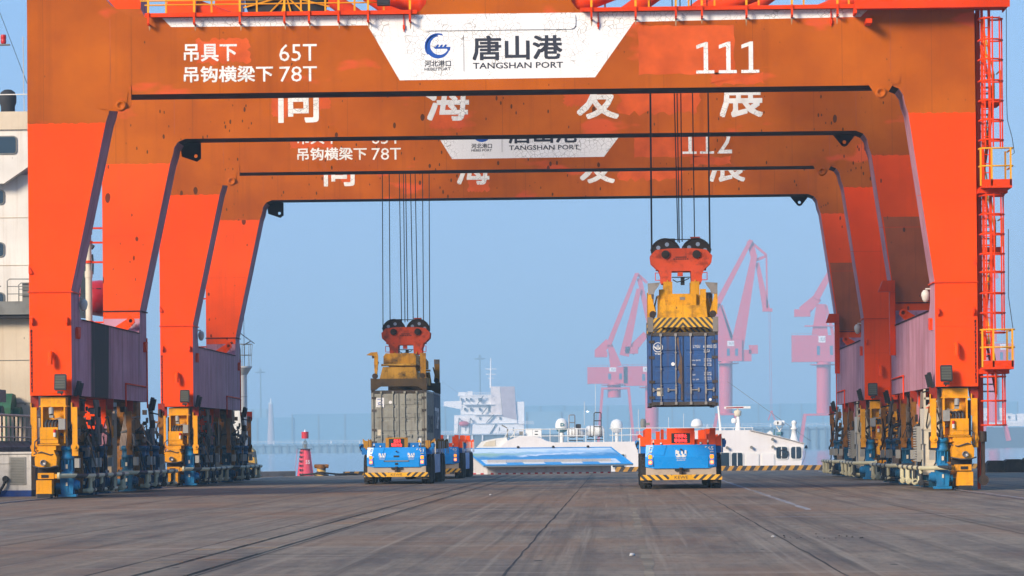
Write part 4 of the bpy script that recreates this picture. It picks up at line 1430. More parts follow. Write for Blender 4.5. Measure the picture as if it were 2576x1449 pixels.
    for s in (-1, 1):
        for yy in (-.30, .30):
            sh = MB()
            cx, cz = s * .55, z + 1.08
            sh.ring(arc(cx, cz, .50, 0, 354, 39), (cx, cz), .12, yy - .05, yy + .05, 40)
            sheave = sh.build('sheave', GREASE, head)
            hl = MB()
            for k in range(6):
                a = math.pi * k / 3 + .35
                hl.lathe([(.075, -.056), (.075, .056)], (cx + .33 * math.cos(a), yy, cz + .33 * math.sin(a)), 12, 'y')
            hl.build('lightening_hole', paint('hole_pale', (.35, .42, .5), rough=.9), sheave)
        pn = MB(); pn.lathe([(.15, -.70), (.15, .68)], (s * .55, 0, z + 1.03), 16, 'y'); pn.lathe([(.08, -.74), (.08, -.70)], (s * .55, 0, z + 1.03), 12, 'y')
        pn.build('sheave_pin', GREASE, head)
        gd = MB(); gd.path(arc3 := [(s * .55 + .53 * math.cos(math.radians(q)), -.36, z + 1.08 + .53 * math.sin(math.radians(q))) for q in range(10, 171, 16)], .03, 5); gd.build('sheave_guard', GREASE, head)
        lk = MB(); lk.path([(s * .50, -.66, z + .12), (s * .46, -.7, z - .05), (s * .50, -.68, z - .16)], .025, 6); lk.build('lock_pin', SP_YEL, head)
        rl = MB(); rl.path([(s * .72, -.6, z + .38), (s * .92, -.6, z + .38), (s * .92, -.6, z + .12), (s * .72, -.6, z + .12)], .02, 6); rl.build('hand_loop', RED, head)
    tp = MB(); tp.tube((-.5, 0, z + 1.60), (.7, 0, z + 1.60), .02, 6); tp.box(-.42, -.2, -.1, .1, z + 1.5, z + 1.63); tp.mi = 1
    tp.prism([(.40, z + 1.56), (.66, z + 1.56), (.70, z + 1.68), (.34, z + 1.68)], -.15, .15)
    tp.build('cable_hopper', [GREASE, RUST_ORANGE], head)
    bx = MB(); bx.box(-.13, .06, -.55, -.4, z + .26, z + .42); bx.mi = 1; bx.box(-.02, .12, -.5, -.3, z - .05, z + .22); bx.path([(-.3, -.5, z + .14), (-.15, -.55, z + .05), (.1, -.55, z + .1), (.28, -.5, z + .18)], .02, 6)
    bx.tube((-.34, -.55, z + .22), (.34, -.55, z + .22), .02, 6)
    bx.build('plug_box', [RUST_ORANGE, DARK], head)
    dm = MB(); dm.box(-.2, .2, -.64, -.621, z + .92, z + .95)
    for k in range(7): dm.box(-.27 + .08 * k, -.22 + .08 * k, -.624, -.621, z + .84, z + .89)
    dm.build('worn_lettering', GREASE, head)
    # ropes up to the trolley above the portal
    for rx0, rx1, yy in ropes:
        r = MB(); r.tube((rx0, yy, z + (1.1 if abs(rx0) > .9 else 1.5)), (rx1, yy, 27.5 - ztop), .022, 6); r.build('hoist_rope', ROPE, t)
    return t


make_spreader('yellow spreader with black stripes and orange headblock holding the blue container', 2.30, 127.43, 5.545, 6.06, False,
              [(-1.05, -1.05, -.3), (-1.02, -1.00, .3), (-.10, -.38, -.3), (-.04, -.15, .3), (.05, .06, -.3), (.50, .42, 0), (1.05, .98, -.3), (1.04, 1.02, .3)])
make_spreader('rusty twin spreader with orange headblock above the grey container', -9.62, 162.30, 4.125, 12.20, True,
              [(-1.05, -.95, -.3), (-.76, -.70, .3), (-.20, -.32, -.3), (-.08, -.10, .3), (.08, -.02, -.3), (.30, .10, .3), (.52, .36, 0), (.80, .86, -.3), (1.05, 1.16, .3)])

# ---------------------------------------------------------------- automated yard vehicles
AGV_BLUE = paint('agv_blue', (.004, .265, .74), rough=.30, var=.06, dirt=.10, dirt_col=(.02, .12, .35), spec=.5)
AGV_BLUE2 = paint('agv_blue_frame', (.012, .16, .44), rough=.4, var=.12, dirt=.25)
AGV_ORANGE = paint('agv_orange', (.93, .085, .006), rough=.42, var=.08, dirt=.08)
AGV_OCHRE = paint('agv_ochre', (.42, .20, .025), rough=.5, var=.15, dirt=.3)
AGV_BEIGE = paint('agv_beige', (.42, .35, .28), rough=.5, var=.1, dirt=.35)
LED = paint('led_red', (.8, .03, .03), emit=(1, .03, .03, 3.0))
LED_BG = paint('display_black', (.03, .03, .028), rough=.4)
AMBER = paint('lamp_amber', (.9, .28, .02), rough=.3, emit=(1, .30, .02, .8))
REDL = paint('lamp_tail_red', (.8, .05, .02), rough=.3, emit=(1, .10, .03, .9))
HOTDOT = paint('lamp_dots', (1, .6, .3), rough=.3, emit=(1, .55, .25, 2.2))


def wheel(parent, x, y, r, wd, s):
    b = MB()
    h = wd / 2
    b.lathe([(r * .55, -h * .9), (r * .62, -h), (r * .93, -h), (r, -h * .78), (r, h * .78), (r * .93, h), (r * .62, h), (r * .55, h * .9)], (x, y, r), 28, 'x')
    for k in range(28):
        a = 2 * math.pi * k / 28
        for o in (-1, 1):
            aa = a + o * .05
            b.cbox((x + o * h * .45, y + (r + .004) * math.cos(aa), r + (r + .004) * math.sin(aa)), (h * .62, .05, .05))
    w_ = b.build('wheel', RUBBER, parent)
    c = MB(); c.lathe([(r * .56, -h * .7), (r * .50, -h * .75), (r * .30, -h * .2), (r * .14, -h * .2), (r * .14, -h * .7), (0, -h * .7)] if s < 0 else [(0, h * .7), (r * .14, h * .7), (r * .14, h * .2), (r * .30, h * .2), (r * .50, h * .75), (r * .56, h * .7)], (x, y, r), 18, 'x')
    c.build('rim', AGV_BLUE2, w_)


def make_agv(label, loc, number, bw, guide, screen, logos, stripe_mat):
    t = thing('yard_vehicle', label, 'vehicle', loc, group='blue automated container vehicles')
    L = 14.6
    ch = MB()
    ch.box(-1.05, 1.05, .9, L - .9, .85, 1.35)
    ch.box(-1.28, 1.28, 1.0, L - 1.0, 1.35, 1.52)
    chassis = ch.build('chassis', AGV_BLUE2, t)
    un = MB(); un.box(-.9, .9, .8, L - .8, .34, .84); un.build('underbody', DARK, t)
    for e in (0, 1):
        Yf = (lambda q: q) if e == 0 else (lambda q: L - q)
        c = MB()
        # cowl: a faceted shell, proud in the middle with chamfered corners
        A = [(-1.29, Yf(.16), .80), (-.98, Yf(.06), .745), (.98, Yf(.06), .745), (1.29, Yf(.16), .80)]
        B = [(-1.29, Yf(.14), 1.18), (-1.0, Yf(.04), 1.16), (1.0, Yf(.04), 1.16), (1.29, Yf(.14), 1.18)]
        D = [(-1.26, Yf(.20), 1.60), (-1.0, Yf(.12), 1.60), (1.0, Yf(.12), 1.60), (1.26, Yf(.20), 1.60)]
        Bk = [(-1.29, Yf(1.0), .80), (1.29, Yf(1.0), .80), (1.29, Yf(1.0), 1.60), (-1.29, Yf(1.0), 1.60)]
        vs = A + B + D + Bk
        fs = [(0, 1, 5, 4), (1, 2, 6, 5), (2, 3, 7, 6), (4, 5, 9, 8), (5, 6, 10, 9), (6, 7, 11, 10), (8, 9, 10, 11, 14, 15), (0, 4, 8, 15, 12), (3, 13, 14, 11, 7), (0, 12, 13, 3, 2, 1), (12, 15, 14, 13)]
        c.add(vs, fs)
        # upper wedge panels either side of the middle
        for s in (-1, 1):
            c.add([(s * .62, Yf(.03), 1.22), (s * 1.08, Yf(.05), 1.25), (s * .98, Yf(.10), 1.585), (s * .52, Yf(.095), 1.585), (s * .62, Yf(.2), 1.22), (s * 1.08, Yf(.25), 1.25), (s * .98, Yf(.3), 1.585), (s * .52, Yf(.3), 1.585)],
                  [(0, 1, 2, 3), (4, 7, 6, 5), (0, 4, 5, 1), (1, 5, 6, 2), (2, 6, 7, 3), (3, 7, 4, 0)])
        cowl = c.build('cowl', AGV_BLUE, t)
        for s in (-1, 1):
            gp_ = MB(); gp_.box(s * .992, s * 1.000, Yf(.033), Yf(.10), .80, 1.16); gp_.build('panel_gap', LED_BG, cowl)
            fl_ = MB(); fl_.box(s * 1.09, s * 1.45, Yf(.55), Yf(.58), .30, .72); fl_.build('mud_flap', DARK, t)
            hs_ = MB(); hs_.path([(s * 1.0, Yf(.8), .75), (s * 1.12, Yf(.7), .60), (s * 1.10, Yf(.6), .42), (s * .9, Yf(.6), .36)], .025, 6); hs_.build('brake_hose', HOSE, t)
        k = MB(); k.prism([(-1.27, .51), (1.27, .51), (1.27, .78), (.95, .735), (-.95, .735), (-1.27, .78)], Yf(.12), Yf(.9)); k.build('skirt', AGV_BEIGE, t)
        bm = MB(); bm.prism([(-bw, .325), (bw, .325), (bw, .46), (bw - .06, .515), (-bw + .06, .515), (-bw, .46)], Yf(-.06), Yf(.10))
        bump = bm.build('bumper', stripe_mat if e == 0 else HAZ, t)
        if e == 0:
            pn = MB(); pn.prism([(-.48, .328), (.52, .328), (.36, .512), (-.32, .512)], -.064, -.061); pn.build('name_panel', paint('bumper_yellow', (.78, .40, .02), rough=.5), bump)
            text('KEWE', (-.24, .25, .365, .475), -.066, INK, bump)
        for s in (-1, 1):
            q = MB(); q.box(s * 1.06, s * 1.40, Yf(.0), Yf(.25), .225, .245); q.box(s * 1.16, s * 1.30, Yf(.05), Yf(.2), .245, .325); q.build('bumper_step', CAST, bump)
        if e == 0:
            sn = MB(); sn.box(-.23, .23, .02, .14, .66, .745); sn.mi = 1; sn.lathe([(.07, -.13), (.07, -.03), (.055, -.02), (.055, .04), (.075, .05), (.075, .10), (.04, .11)], (0, -.02, .66), 14)
            sn.build('lidar_sensor', [LED_BG, GREASE], t)
            for s in (-1, 1):
                lm = MB(); lm.prism(rrect(s * 1.115 - .10, s * 1.115 + .10, .835, 1.26, .03), .045, .15)
                lamp = lm.build('tail_lamp', AGV_BLUE, t)
                for z, mt in ((1.165, AMBER), (.965, REDL)):
                    l = MB(); l.prism(rrect(s * 1.115 - .068, s * 1.115 + .068, z - .075, z + .075, .03), .03, .045); l.build('lens', mt, lamp)
                l = MB()
                for a in range(5):
                    for b_ in range(5):
                        if (a, b_) not in ((0, 0), (0, 4), (4, 0), (4, 4)): l.cbox((s * 1.115 - .046 + .023 * a, .027, .919 + .023 * b_), (.014, .006, .014))
                l.build('lamp_led', HOTDOT, lamp)
                gl = MB(); gl.box(s * 1.05, s * 1.19, .03, .12, 1.325, 1.345); gl.build('marker_strip', LABEL_W, t)
                bc = MB(); bc.tube((s * .99, .45, 1.6), (s * .99, .45, 1.68), .045, 10); bc.mi = 1; bc.tube((s * .99, .45, 1.68), (s * .99, .45, 1.77), .042, 10)
                bc.build('beacon', [LED_BG, CCTV], t)
                wl = MB(); wl.lathe([(.045, 0), (.045, .05)], (s * .72, .38, 1.655), 12, 'y'); wl.mi = 1; wl.lathe([(.034, -.006), (.034, 0)], (s * .72, .38, 1.655), 10, 'y'); wl.build('work_light', [LED_BG, LABEL_W], t)
                # corner sensor on its arm
                ar = MB(); ar.box(s * 1.26, s * 1.54, .5, .8, 1.30, 1.56); ar.box(s * 1.40, s * 1.62, .55, .75, 1.50, 1.60); ar.lathe([(.09, 0), (.10, .06), (.10, .14), (.06, .17)], (s * 1.56, .65, 1.60), 12); ar.mi = 1; ar.lathe([(.08, -.05), (.08, -.005)], (s * 1.56, .65, 1.60), 12)
                ar.box(s * 1.50, s * 1.62, .75, .95, 1.60, 1.82) if s > 0 else ar.path([(s * 1.56, .6, 1.45), (s * 1.62, .55, 1.62), (s * 1.55, .5, 1.72)], .03, 6)
                ar.build('corner_sensor', [AGV_BLUE2, LED_BG], t)
            lt = (-1.16, -1.05, 1.40, 1.54)
            text('F', lt, .085, LABEL_W, cowl, bold=.008)
            text(number, (.86, 1.18, 1.39, 1.54), .085, LABEL_W, cowl, bold=.008)
            for lx in logos:
                sc_ = 1.0 if len(logos) == 1 else .75
                y_l = .032
                lg = MB()
                P = lambda u, v: (lx + u * sc_, 1.22 + v * sc_)
                lg.prism([P(*q) for q in [(-.20, .17), (-.20, .0), (-.17, -.05), (-.10, -.07), (-.03, -.06), (0, -.04), (.03, -.06), (.10, -.07), (.17, -.05), (.20, 0), (.20, .17), (.17, .19), (.13, .17), (.13, .06), (.10, .04), (.07, .06), (.07, .15), (.035, .17), (.0, .15), (0, .06), (-.03, .04), (-.065, .06), (-.065, .15), (-.10, .17), (-.13, .15), (-.13, .18), (-.17, .20)]], y_l - .002, y_l)
                lg.build('logo_mark', LABEL_W, cowl)
                dt = MB()
                for u in (-.155, 0, .155): dt.lathe([(.035 * sc_, -.002), (.035 * sc_, 0)], (lx + u * sc_, y_l - .003, 1.22 + .02 * sc_), 12, 'y')
                dt.build('logo_dot', AGV_BLUE, cowl)
                text('WESTWELL', (lx - .19 * sc_, lx + .19 * sc_, 1.22 - .125 * sc_, 1.22 - .09 * sc_), y_l, LABEL_W, cowl, bold=.02)
                text('西井科技', (lx - .155 * sc_, lx + .155 * sc_, 1.22 - .205 * sc_, 1.22 - .155 * sc_), y_l, LABEL_W, cowl)
            cmr = MB(); cmr.lathe([(.03, -.07), (.035, 0)], (0, .04, 1.43), 10, 'y'); cmr.build('camera', LED_BG, t)
            if len(logos) > 1:
                sl_ = MB(); sl_.box(-.55, .55, .028, .04, .985, 1.035); sl_.mi = 1; sl_.box(-.52, .52, .024, .03, .995, 1.025); sl_.mi = 0; sl_.box(-.12, .12, .026, .04, 1.18, 1.25); sl_.box(-.06, .06, .026, .05, .85, .93)
                sl_.build('slot', [LED_BG, GREY], cowl)
            # display housing
            ds = MB(); ds.box(-.50, .50, .30, .62, 1.602, 2.20) if guide is AGV_ORANGE else ds.box(-.48, .48, .30, .52, 1.602, 2.02)
            disp = ds.build('display_housing', guide, t)
            zz = (1.66, 2.02) if guide is AGV_ORANGE else (1.60, 1.98)
            fr = MB(); fr.prism(rrect(-.40, .40, zz[0] - .05, zz[1] + .05, .01), .28, .30); fr.build('display_frame', guide, disp)
            sr = MB(); sr.box(-.34, .34, .275, .279, *zz); sr.build('screen', LED_BG, disp)
            zm = (zz[0] + zz[1]) / 2
            text(screen[0], (-.22 if len(screen[0]) > 3 else -.12, .22 if len(screen[0]) > 3 else .16, zm + .02, zm + .15), .272, LED, disp, name='screen_text', bold=.02)
            text(screen[1], (-.23, .23, zm - .15, zm - .02), .272, LED, disp, name='screen_text', bold=.02)
            lw = MB(); lw.box(-1.05, -.5, .42, .56, 1.602, 1.80); lw.box(.5, 1.05, .42, .56, 1.602, 1.80); lw.build('front_rail', guide if guide is AGV_ORANGE else AGV_BLUE2, t)
    # container guides along both sides
    for k, yy in enumerate((.45, 1.9, 5.2, 6.6, 8.4, 9.8, 12.6, 14.0)):
        for s in (-1, 1):
            gm = MB()
            w0 = 1.27 if guide is AGV_ORANGE else 1.375
            gm.box(s * w0, s * (w0 - (.21 if guide is AGV_ORANGE else .13)), yy, yy + .32, 1.53, (2.20 if k in (0, 3, 4, 7) else 2.0) if guide is AGV_ORANGE else 1.90)
            gm.build('container_guide', guide, t)
            if guide is not AGV_ORANGE and k == 0: continue
            gw = MB(); gw.prism([(s * w0, 1.53), (s * (w0 + .22), 1.55), (s * (w0 + .22), 2.0), (s * (w0 + .0), 1.82)], yy + .05, yy + .12); gw.mi = 1; gw.box(s * (w0 + .20), s * (w0 + .235), yy + .04, yy + .13, 1.3, 1.86)
            gw.build('guide_wing', [guide, CCTV], t)
    if guide is AGV_ORANGE:
        for yy, x0, x1, z in ((5, -.85, -.70, 2.0), (5, .74, .98, 2.04), (9, -.62, -.5, 2.1), (9, .55, .7, 2.0)):
            gm = MB(); gm.box(x0, x1, yy, yy + .3, 1.53, z + .1); gm.build('inner_guide', guide, t)
    for yy in (1.3, 3.3, 10.6, 12.7):
        for s in (-1, 1):
            wheel(t, s * 1.26, yy, .66, .43, s)
    for s in (-1, 1):
        for y0, y1 in ((2.02, 2.55), (4.2, 9.7)):
            bx = MB(); bx.box(s * 1.10, s * 1.42, y0, y1, .45, 1.3); bx.build('side_box', AGV_BLUE2 if y1 > 3 else GREY, t)
    return t


def bumper_stripes(name, cx, pitch):
    return stripes(name, (.78, .40, .02), (.035, .033, .03), axis=(1, 0, -1.05), pitch=pitch, duty=.45, mirror=cx, dirt=.15)


agv1 = make_agv('empty blue vehicle with orange guides, numbered 565, under the hanging container', (2.27, 129.0, 0), '565', 1.48, AGV_ORANGE, ('车辆停止', '等待作业'), [0.0], bumper_stripes('bumper_stripes_a', 2.27, .29))
agv2 = make_agv('blue vehicle numbered 551 carrying the grey container', (-9.63, 154.2, 0), '551', 1.40, AGV_OCHRE, ('551', '等待作业'), [-.62, .64], bumper_stripes('bumper_stripes_b', -9.63, .29))
agv3 = make_agv('blue vehicle with orange guides half hidden behind the grey container', (-9.30, 178.5, 0), '560', 1.40, AGV_ORANGE, ('560', '等待作业'), [0.0], bumper_stripes('bumper_stripes_c', -9.3, .29))
# ---------------------------------------------------------------- cargo ship moored on the left
SHIP_W = paint('ship_white', (.72, .68, .60), rough=.5, var=.10, streak=.22, streak_col=(.35, .22, .12), spots=.35, spot_scale=1.2)
SHIP_W2 = paint('ship_cream', (.60, .50, .36), rough=.55, var=.12, streak=.3, streak_col=(.35, .20, .10), spots=.5, spot_scale=1.5)
SHIP_HULL = paint('ship_hull_slate', (.075, .085, .085), rough=.6, var=.3, streak=.6, streak_col=(.02, .02, .022))
SHIP_GREEN = paint('deck_green', (.035, .11, .06), rough=.5, var=.3, dirt=.4)
SHIP_GREY = paint('deck_grey', (.20, .20, .18), rough=.6, var=.15, dirt=.4)
TARP = paint('tarpaulin_dark', (.045, .045, .05), rough=.8, var=.3)
GLASS = glass('window_glass')
LIFERED = paint('lifeboat_red', (.55, .02, .03), rough=.4, var=.12)

ship = thing('cargo_ship', 'white and slate cargo ship moored along the quay behind the gantry leg', 'ship', (-24.0, 100, -2.6))
ox, oy, oz = -24.0, 100.0, -2.6


def S(v):
    return (v[0] - ox, v[1] - oy, v[2] - oz)


def sbox(name, x0, x1, y0, y1, z0, z1, m, parent=ship):
    b = MB(); b.box(x0 - ox, x1 - ox, y0 - oy, y1 - oy, z0 - oz, z1 - oz)
    return b.build(name, m, parent)


hb = MB()
prof = [(0, -2.0), (0, 4.35), (-.25, 4.6), (-16, 4.6), (-16, -2.0)]
hb.prism(prof, 0 - 5, 88, 'y')
hull = hb.build('hull', SHIP_HULL, ship)
# bulwark rail with wide white stanchions
bw = MB()
for z, r in ((5.62, .055), (5.15, .03), (4.75, .03)):
    bw.tube((-.05, -4, z), (-.05, 60, z), r, 6)
bw.build('bulwark_rail', SHIP_W2, ship)
k = 0
y = 20.0
while y < 48:
    st = MB()
    wd = .34 if k % 3 == 0 else .16
    st.prism([(y - wd / 2, 4.6), (y + wd / 2, 4.6), (y + .06, 5.6), (y - .06, 5.6)], -.12, -.04, 'x')
    st.build('stanchion', SHIP_W2, ship)
    y += .95; k += 1
# green deck machinery
wn = MB()
for yy in (38, 42.5, 47):
    wn.prism([(yy, 4.6), (yy + 1.8, 4.6), (yy + 1.8, 5.9), (yy + 1.3, 6.55), (yy + .5, 6.6), (yy, 6.0)], -2.4, -1.2, 'x')
    wn.tube((-3.2, yy + .9, 5.5), (-.9, yy + .9, 5.5), .55, 14)
    wn.build('deck_winch', SHIP_GREEN, ship); wn = MB()
wp = MB(); wp.path([S((-25.5, 143, 2.0)), S((-25.5, 143, 4.2)), S((-25.7, 144, 4.4)), S((-26.8, 145, 4.3))], .12, 8); wp.box(-3.5, -1.0, 41.0, 44.8, 6.2, 6.7)
wp.build('deck_pipe', SHIP_GREY, ship)
# superstructure: lower house, grey deck edge, upper house, bridge
SY = 148.5
sbox('deckhouse', -40, -24.35, SY, 154.6, 2.0, 7.15, SHIP_W2)
for z in (3.6, 5.4):
    sbox('plate_seam', -40, -24.35, SY - .03, SY, z, z + .02, SHIP_GREY)
sbox('deck_edge', -40, -24.3, SY - .6, 154.7, 7.15, 7.30, DARK)
sbox('deck_edge', -40, -24.25, SY - .7, 154.7, 7.30, 7.85, SHIP_GREY)
up = sbox('accommodation', -31, -24.45, SY + .3, 154.6, 7.85, 13.2, SHIP_W)
for z in (9.4, 11.4):
    sbox('plate_seam', -31, -24.45, SY + .27, SY + .3, z, z + .02, SHIP_W2)
br = MB()
br.prism([(-31 - ox, 12.8 - oz), (-25.6 - ox, 12.8 - oz), (-24.4 - ox, 13.6 - oz), (-24.4 - ox, 15.75 - oz), (-31 - ox, 15.75 - oz)], SY - .3 - oy, 54.6)
bridge = br.build('bridge', SHIP_W, ship)
sbox('bridge_coaming', -31, -24.3, SY - .4, 154.7, 15.05, 15.8, SHIP_W2, ship)


def round_window(parent, x0, x1, z0, z1, y, r=.1):
    b = MB(); b.prism(rrect(x0 - ox - .05, x1 - ox + .05, z0 - oz - .05, z1 - oz + .05, r + .05), y - oy - .05, y - oy)
    w_ = b.build('window', SHIP_GREY, parent)
    g_ = MB(); g_.prism(rrect(x0 - ox, x1 - ox, z0 - oz, z1 - oz, r), y - oy - .06, y - oy - .051); g_.build('pane', GLASS, w_)


yb_ = SY - .3
q = at(0, 345, yb_); q2 = at(40, 385, yb_)
round_window(bridge, q.x - .45, q2.x, q2.z, q.z, yb_)
round_window(bridge, q.x - 2.1, q.x - .8, q2.z, q.z, yb_)
for yy in (480, 612, 738):
    q = at(0, yy, SY + .3); q2 = at(9, yy + 32, SY + .3)
    round_window(up, q.x - .42, q2.x, q2.z, q.z, SY + .3, .12)
    round_window(up, q.x - 2.2, q.x - 1.6, q2.z, q.z, SY + .3, .12)
rl = MB()
yr_ = SY - .6
for xa, xb, zt in ((18, 75, 702), (47, 75, 712)):
    a = at(xa, zt, yr_); c = at(xb + 15, zt, yr_)
    rl.path([S((a.x, yr_, 7.85)), S((a.x, yr_, a.z - .08)), S((a.x + .1, yr_, a.z)), S((c.x, yr_, c.z))], .025, 6)
    for k in range(1, 3):
        rl.tube(S((a.x, yr_, 7.85 + (a.z - 7.85) * k / 3)), S((c.x, yr_, 7.85 + (a.z - 7.85) * k / 3)), .018, 5)
rl.build('deck_railing', SHIP_GREY, ship)
sbox('locker', at(48, 0, yr_).x, -24.4, SY - .5, SY + .2, 7.85, 8.6, SHIP_GREY)
# things on the bridge top
tp = MB()
tp.path([S((-30.8, SY, 16.55)), S((-24.4, SY, 16.55))], .025, 6)
for k in range(4): tp.tube(S((-24.5 - 2.0 * k, SY, 15.75)), S((-24.5 - 2.0 * k, SY, 16.55)), .02, 5)
tp.build('bridge_railing', SHIP_W, ship)
c = at(20, 265, 150)
tb = MB(); tb.lathe([(.30, 0), (.30, .45), (.36, .6), (.37, .85), (.30, 1.05), (.16, 1.15), (0, 1.17)], S((c.x, 150, 15.75)), 10)
tb.build('covered_searchlight', TARP, ship)
wh = MB(); p0 = at(61, 300, SY + .2); p1 = at(61, 92, SY + .2)
wh.tube(S((p0.x, SY + .2, 15.75)), S((p0.x - .02, SY + .2, p1.z)), .015, 5); wh.build('whip_antenna', SHIP_W2, ship)
ln = MB(); a = at(-20, -20, 150); c = at(68, 210, 150)
ln.tube(S(a), S(c), .012, 5); ln.build('signal_halyard', DARK, ship)
a = at(10, 110, 150)
sl = MB(); sl.box(a.x - ox - 3, a.x - ox + .25, 49.9, 50.1, a.z - oz - .08, a.z - oz - .02); sl.tube(S((a.x - 1.5, 150, 15.75)), S((a.x - 1.5, 150, a.z)), .08, 8)
sl.build('lamp_bracket', SHIP_GREY, ship)
sl = MB(); sl.lathe([(.10, 0), (.12, .05), (.12, .15), (.10, .18), (.12, .22), (.12, .33), (.10, .38)], S((a.x - .02, 150, a.z)), 12); sl.build('signal_lamp', LAMP_RED, ship)
# stern: davit with lifeboat, poop gear
sbox('poop_house', -38, -24.5, 161.2, 182, 2.0, 6.3, SHIP_GREY)
dv = MB()
a = at(222, 622, 162); c = at(216, 690, 162); e = at(206, 800, 162)
dv.bar(S(e), S(c), .4, .3); dv.bar(S(c), S(a), .3, .25); dv.bar(S(a), S(at(228, 612, 162)), .45, .4)
dv.path([S(at(232, 640, 162)), S(at(234, 660, 162)), S(at(233, 690, 162))], .05, 6)
dv.box(a.x - ox - .8, a.x - ox + .4, 61.6, 63, 6.3 - oz, 7.0 - oz)
dv.build('davit', paint('davit_grey', (.13, .16, .16), rough=.6, var=.2), ship)
chn = MB()
top, bot = at(224, 640, 161.6), at(224, 700, 161.6)
for k in range(9):
    z = top.z + (bot.z - top.z) * k / 9
    p = [(top.x - ox + .05 * math.cos(t), top.y - oy + (.05 if k % 2 else 0) * math.cos(t), z - oz - .07 + .09 * math.sin(t)) for t in [2 * math.pi * i / 8 for i in range(9)]]
    chn.path(p, .016, 5)
chn.build('chain', LIFERED, ship)
lc = at(235, 745, 163)
lifeboat = thing('lifeboat', 'red lifeboat hanging from the davit between the crane legs', 'lifeboat', (lc.x, 163.5, lc.z - .8))
lb = MB()
secs = [(0, .15, .5, .95), (.4, .85, .1, 1.45), (1.4, 1.2, 0, 1.62), (3.4, 1.25, 0, 1.65), (5.2, 1.1, 0, 1.6), (6.2, .7, .2, 1.3), (6.6, .1, .6, .95)]
vs, fs = [], []
for (yy, hw_, z0, z1) in secs:
    zm = z0 + (z1 - z0) * .55
    ring_ = [(0, z0), (hw_ * .7, z0 + .12), (hw_, zm), (hw_ * .92, zm + .1), (hw_ * .7, z1 - .08), (0, z1), (-hw_ * .7, z1 - .08), (-hw_ * .92, zm + .1), (-hw_, zm), (-hw_ * .7, z0 + .12)]
    vs += [(x, yy, z) for x, z in ring_]
for i in range(len(secs) - 1):
    for j in range(10):
        fs.append((i * 10 + j, i * 10 + (j + 1) % 10, (i + 1) * 10 + (j + 1) % 10, (i + 1) * 10 + j))
fs += [tuple(range(10)), tuple(reversed(range(60, 70)))]
lb.add(vs, fs, True)
lb.build('hull', LIFERED, lifeboat)
wl = MB(); wl.box(-.78, -.2, .38, .42, .72, .80); wl.box(.15, .8, .38, .42, .66, .73); wl.build('reflective_tape', LABEL_W, lifeboat)
lk = MB(); lk.box(-.25, .25, .2, .3, 1.0, 1.2); lk.build('registration_mark', DARK, lifeboat)

# ---------------------------------------------------------------- shore power cabinet by the near crane
cb = thing('power_cabinet', 'white shore power cabinet with vent grille beside the front leg of crane 111', 'cabinet', (-21.35, 124.3, 0))
b = MB(); b.box(-.50, .75, 0, .9, .22, 1.50); b.box(-.54, .80, -.05, .95, 1.50, 1.57); b.box(-.52, .16, -.03, 0, 1.16, 1.18); b.build('casing', paint('cabinet_white', (.60, .57, .52), rough=.5, var=.1, dirt=.3, streak=.35), cb)
b = MB(); b.box(-.46, .75, -.01, .9, .0, .22); b.build('plinth', paint('plinth_blue', (.02, .06, .25), rough=.6, var=.2, dirt=.4), cb)
b = MB(); b.prism(rrect(-.02, .56, .42, 1.40, .02), -.03, -.001); gl = b.build('vent_grille', GREY, cb)
for k in range(16):
    b = MB(); b.box(.03, .51, -.045, -.03, .48 + .056 * k, .508 + .056 * k); b.build('louvre', SHIP_GREY, gl)
b = MB(); b.path([(-.15, -.1, .62), (-.18, -.15, .45), (-.3, -.15, .25), (-.4, -.1, .04), (-.7, .0, .04)], .05, 8); b.lathe([(.10, -.12), (.12, 0)], (-.15, -.04, .62), 12, 'y'); b.build('power_cable', DARK, cb)

# ---------------------------------------------------------------- navigation tower on the left quay
LH_W = paint('tower_white', (.60, .60, .56), rough=.55, var=.08, streak=.2, streak_col=(.35, .33, .3))
LH_S = stripes('tower_base_stripe', (.62, .36, .06), (.05, .05, .05), axis=(.15, 0, 1), pitch=.62, duty=.5, dirt=.5)
tw = thing('navigation_tower', 'white navigation tower with solar panel behind the farthest crane leg', 'tower', (-20.75, 195.0, 0))
b = MB(); b.prism([(-.85, 0), (.95, 0), (.78, 1.50), (.55, 1.72), (-.55, 1.72), (-.78, 1.5)], -.7, .7); b.build('base', LH_S, tw)
b = MB(); b.tube((0, 0, 1.7), (0, 0, 5.65), .40, 20, caps=False); b.tube((0, 0, 5.65), (0, 0, 6.05), .40, 20, .66); b.tube((0, 0, 6.05), (0, 0, 6.14), .68, 20)
b.build('column', LH_W, tw)
b = MB()
for z in (2.9, 4.45): b.lathe([(.403, 0), (.408, .01), (.403, .02)], (0, 0, z), 20)
b.build('column_joint', SHIP_GREY, tw)
b = MB()
for k in range(10):
    a = 2 * math.pi * k / 10; b.tube((.62 * math.cos(a), .62 * math.sin(a), 6.14), (.70 * math.cos(a), .70 * math.sin(a), 7.35), .014, 5)
for z, r in ((6.75, .66), (7.35, .70)):
    b.path([(r * math.cos(math.radians(q)), r * math.sin(math.radians(q)), z) for q in range(0, 361, 24)], .016, 5)
b.build('gallery_rail', SHIP_GREY, tw)
b = MB(); b.lathe([(.20, 0), (.18, .9), (.12, 1.3), (.10, 1.7)], (-.12, 0, 6.14), 12); b.build('lantern', SHIP_GREY, tw)
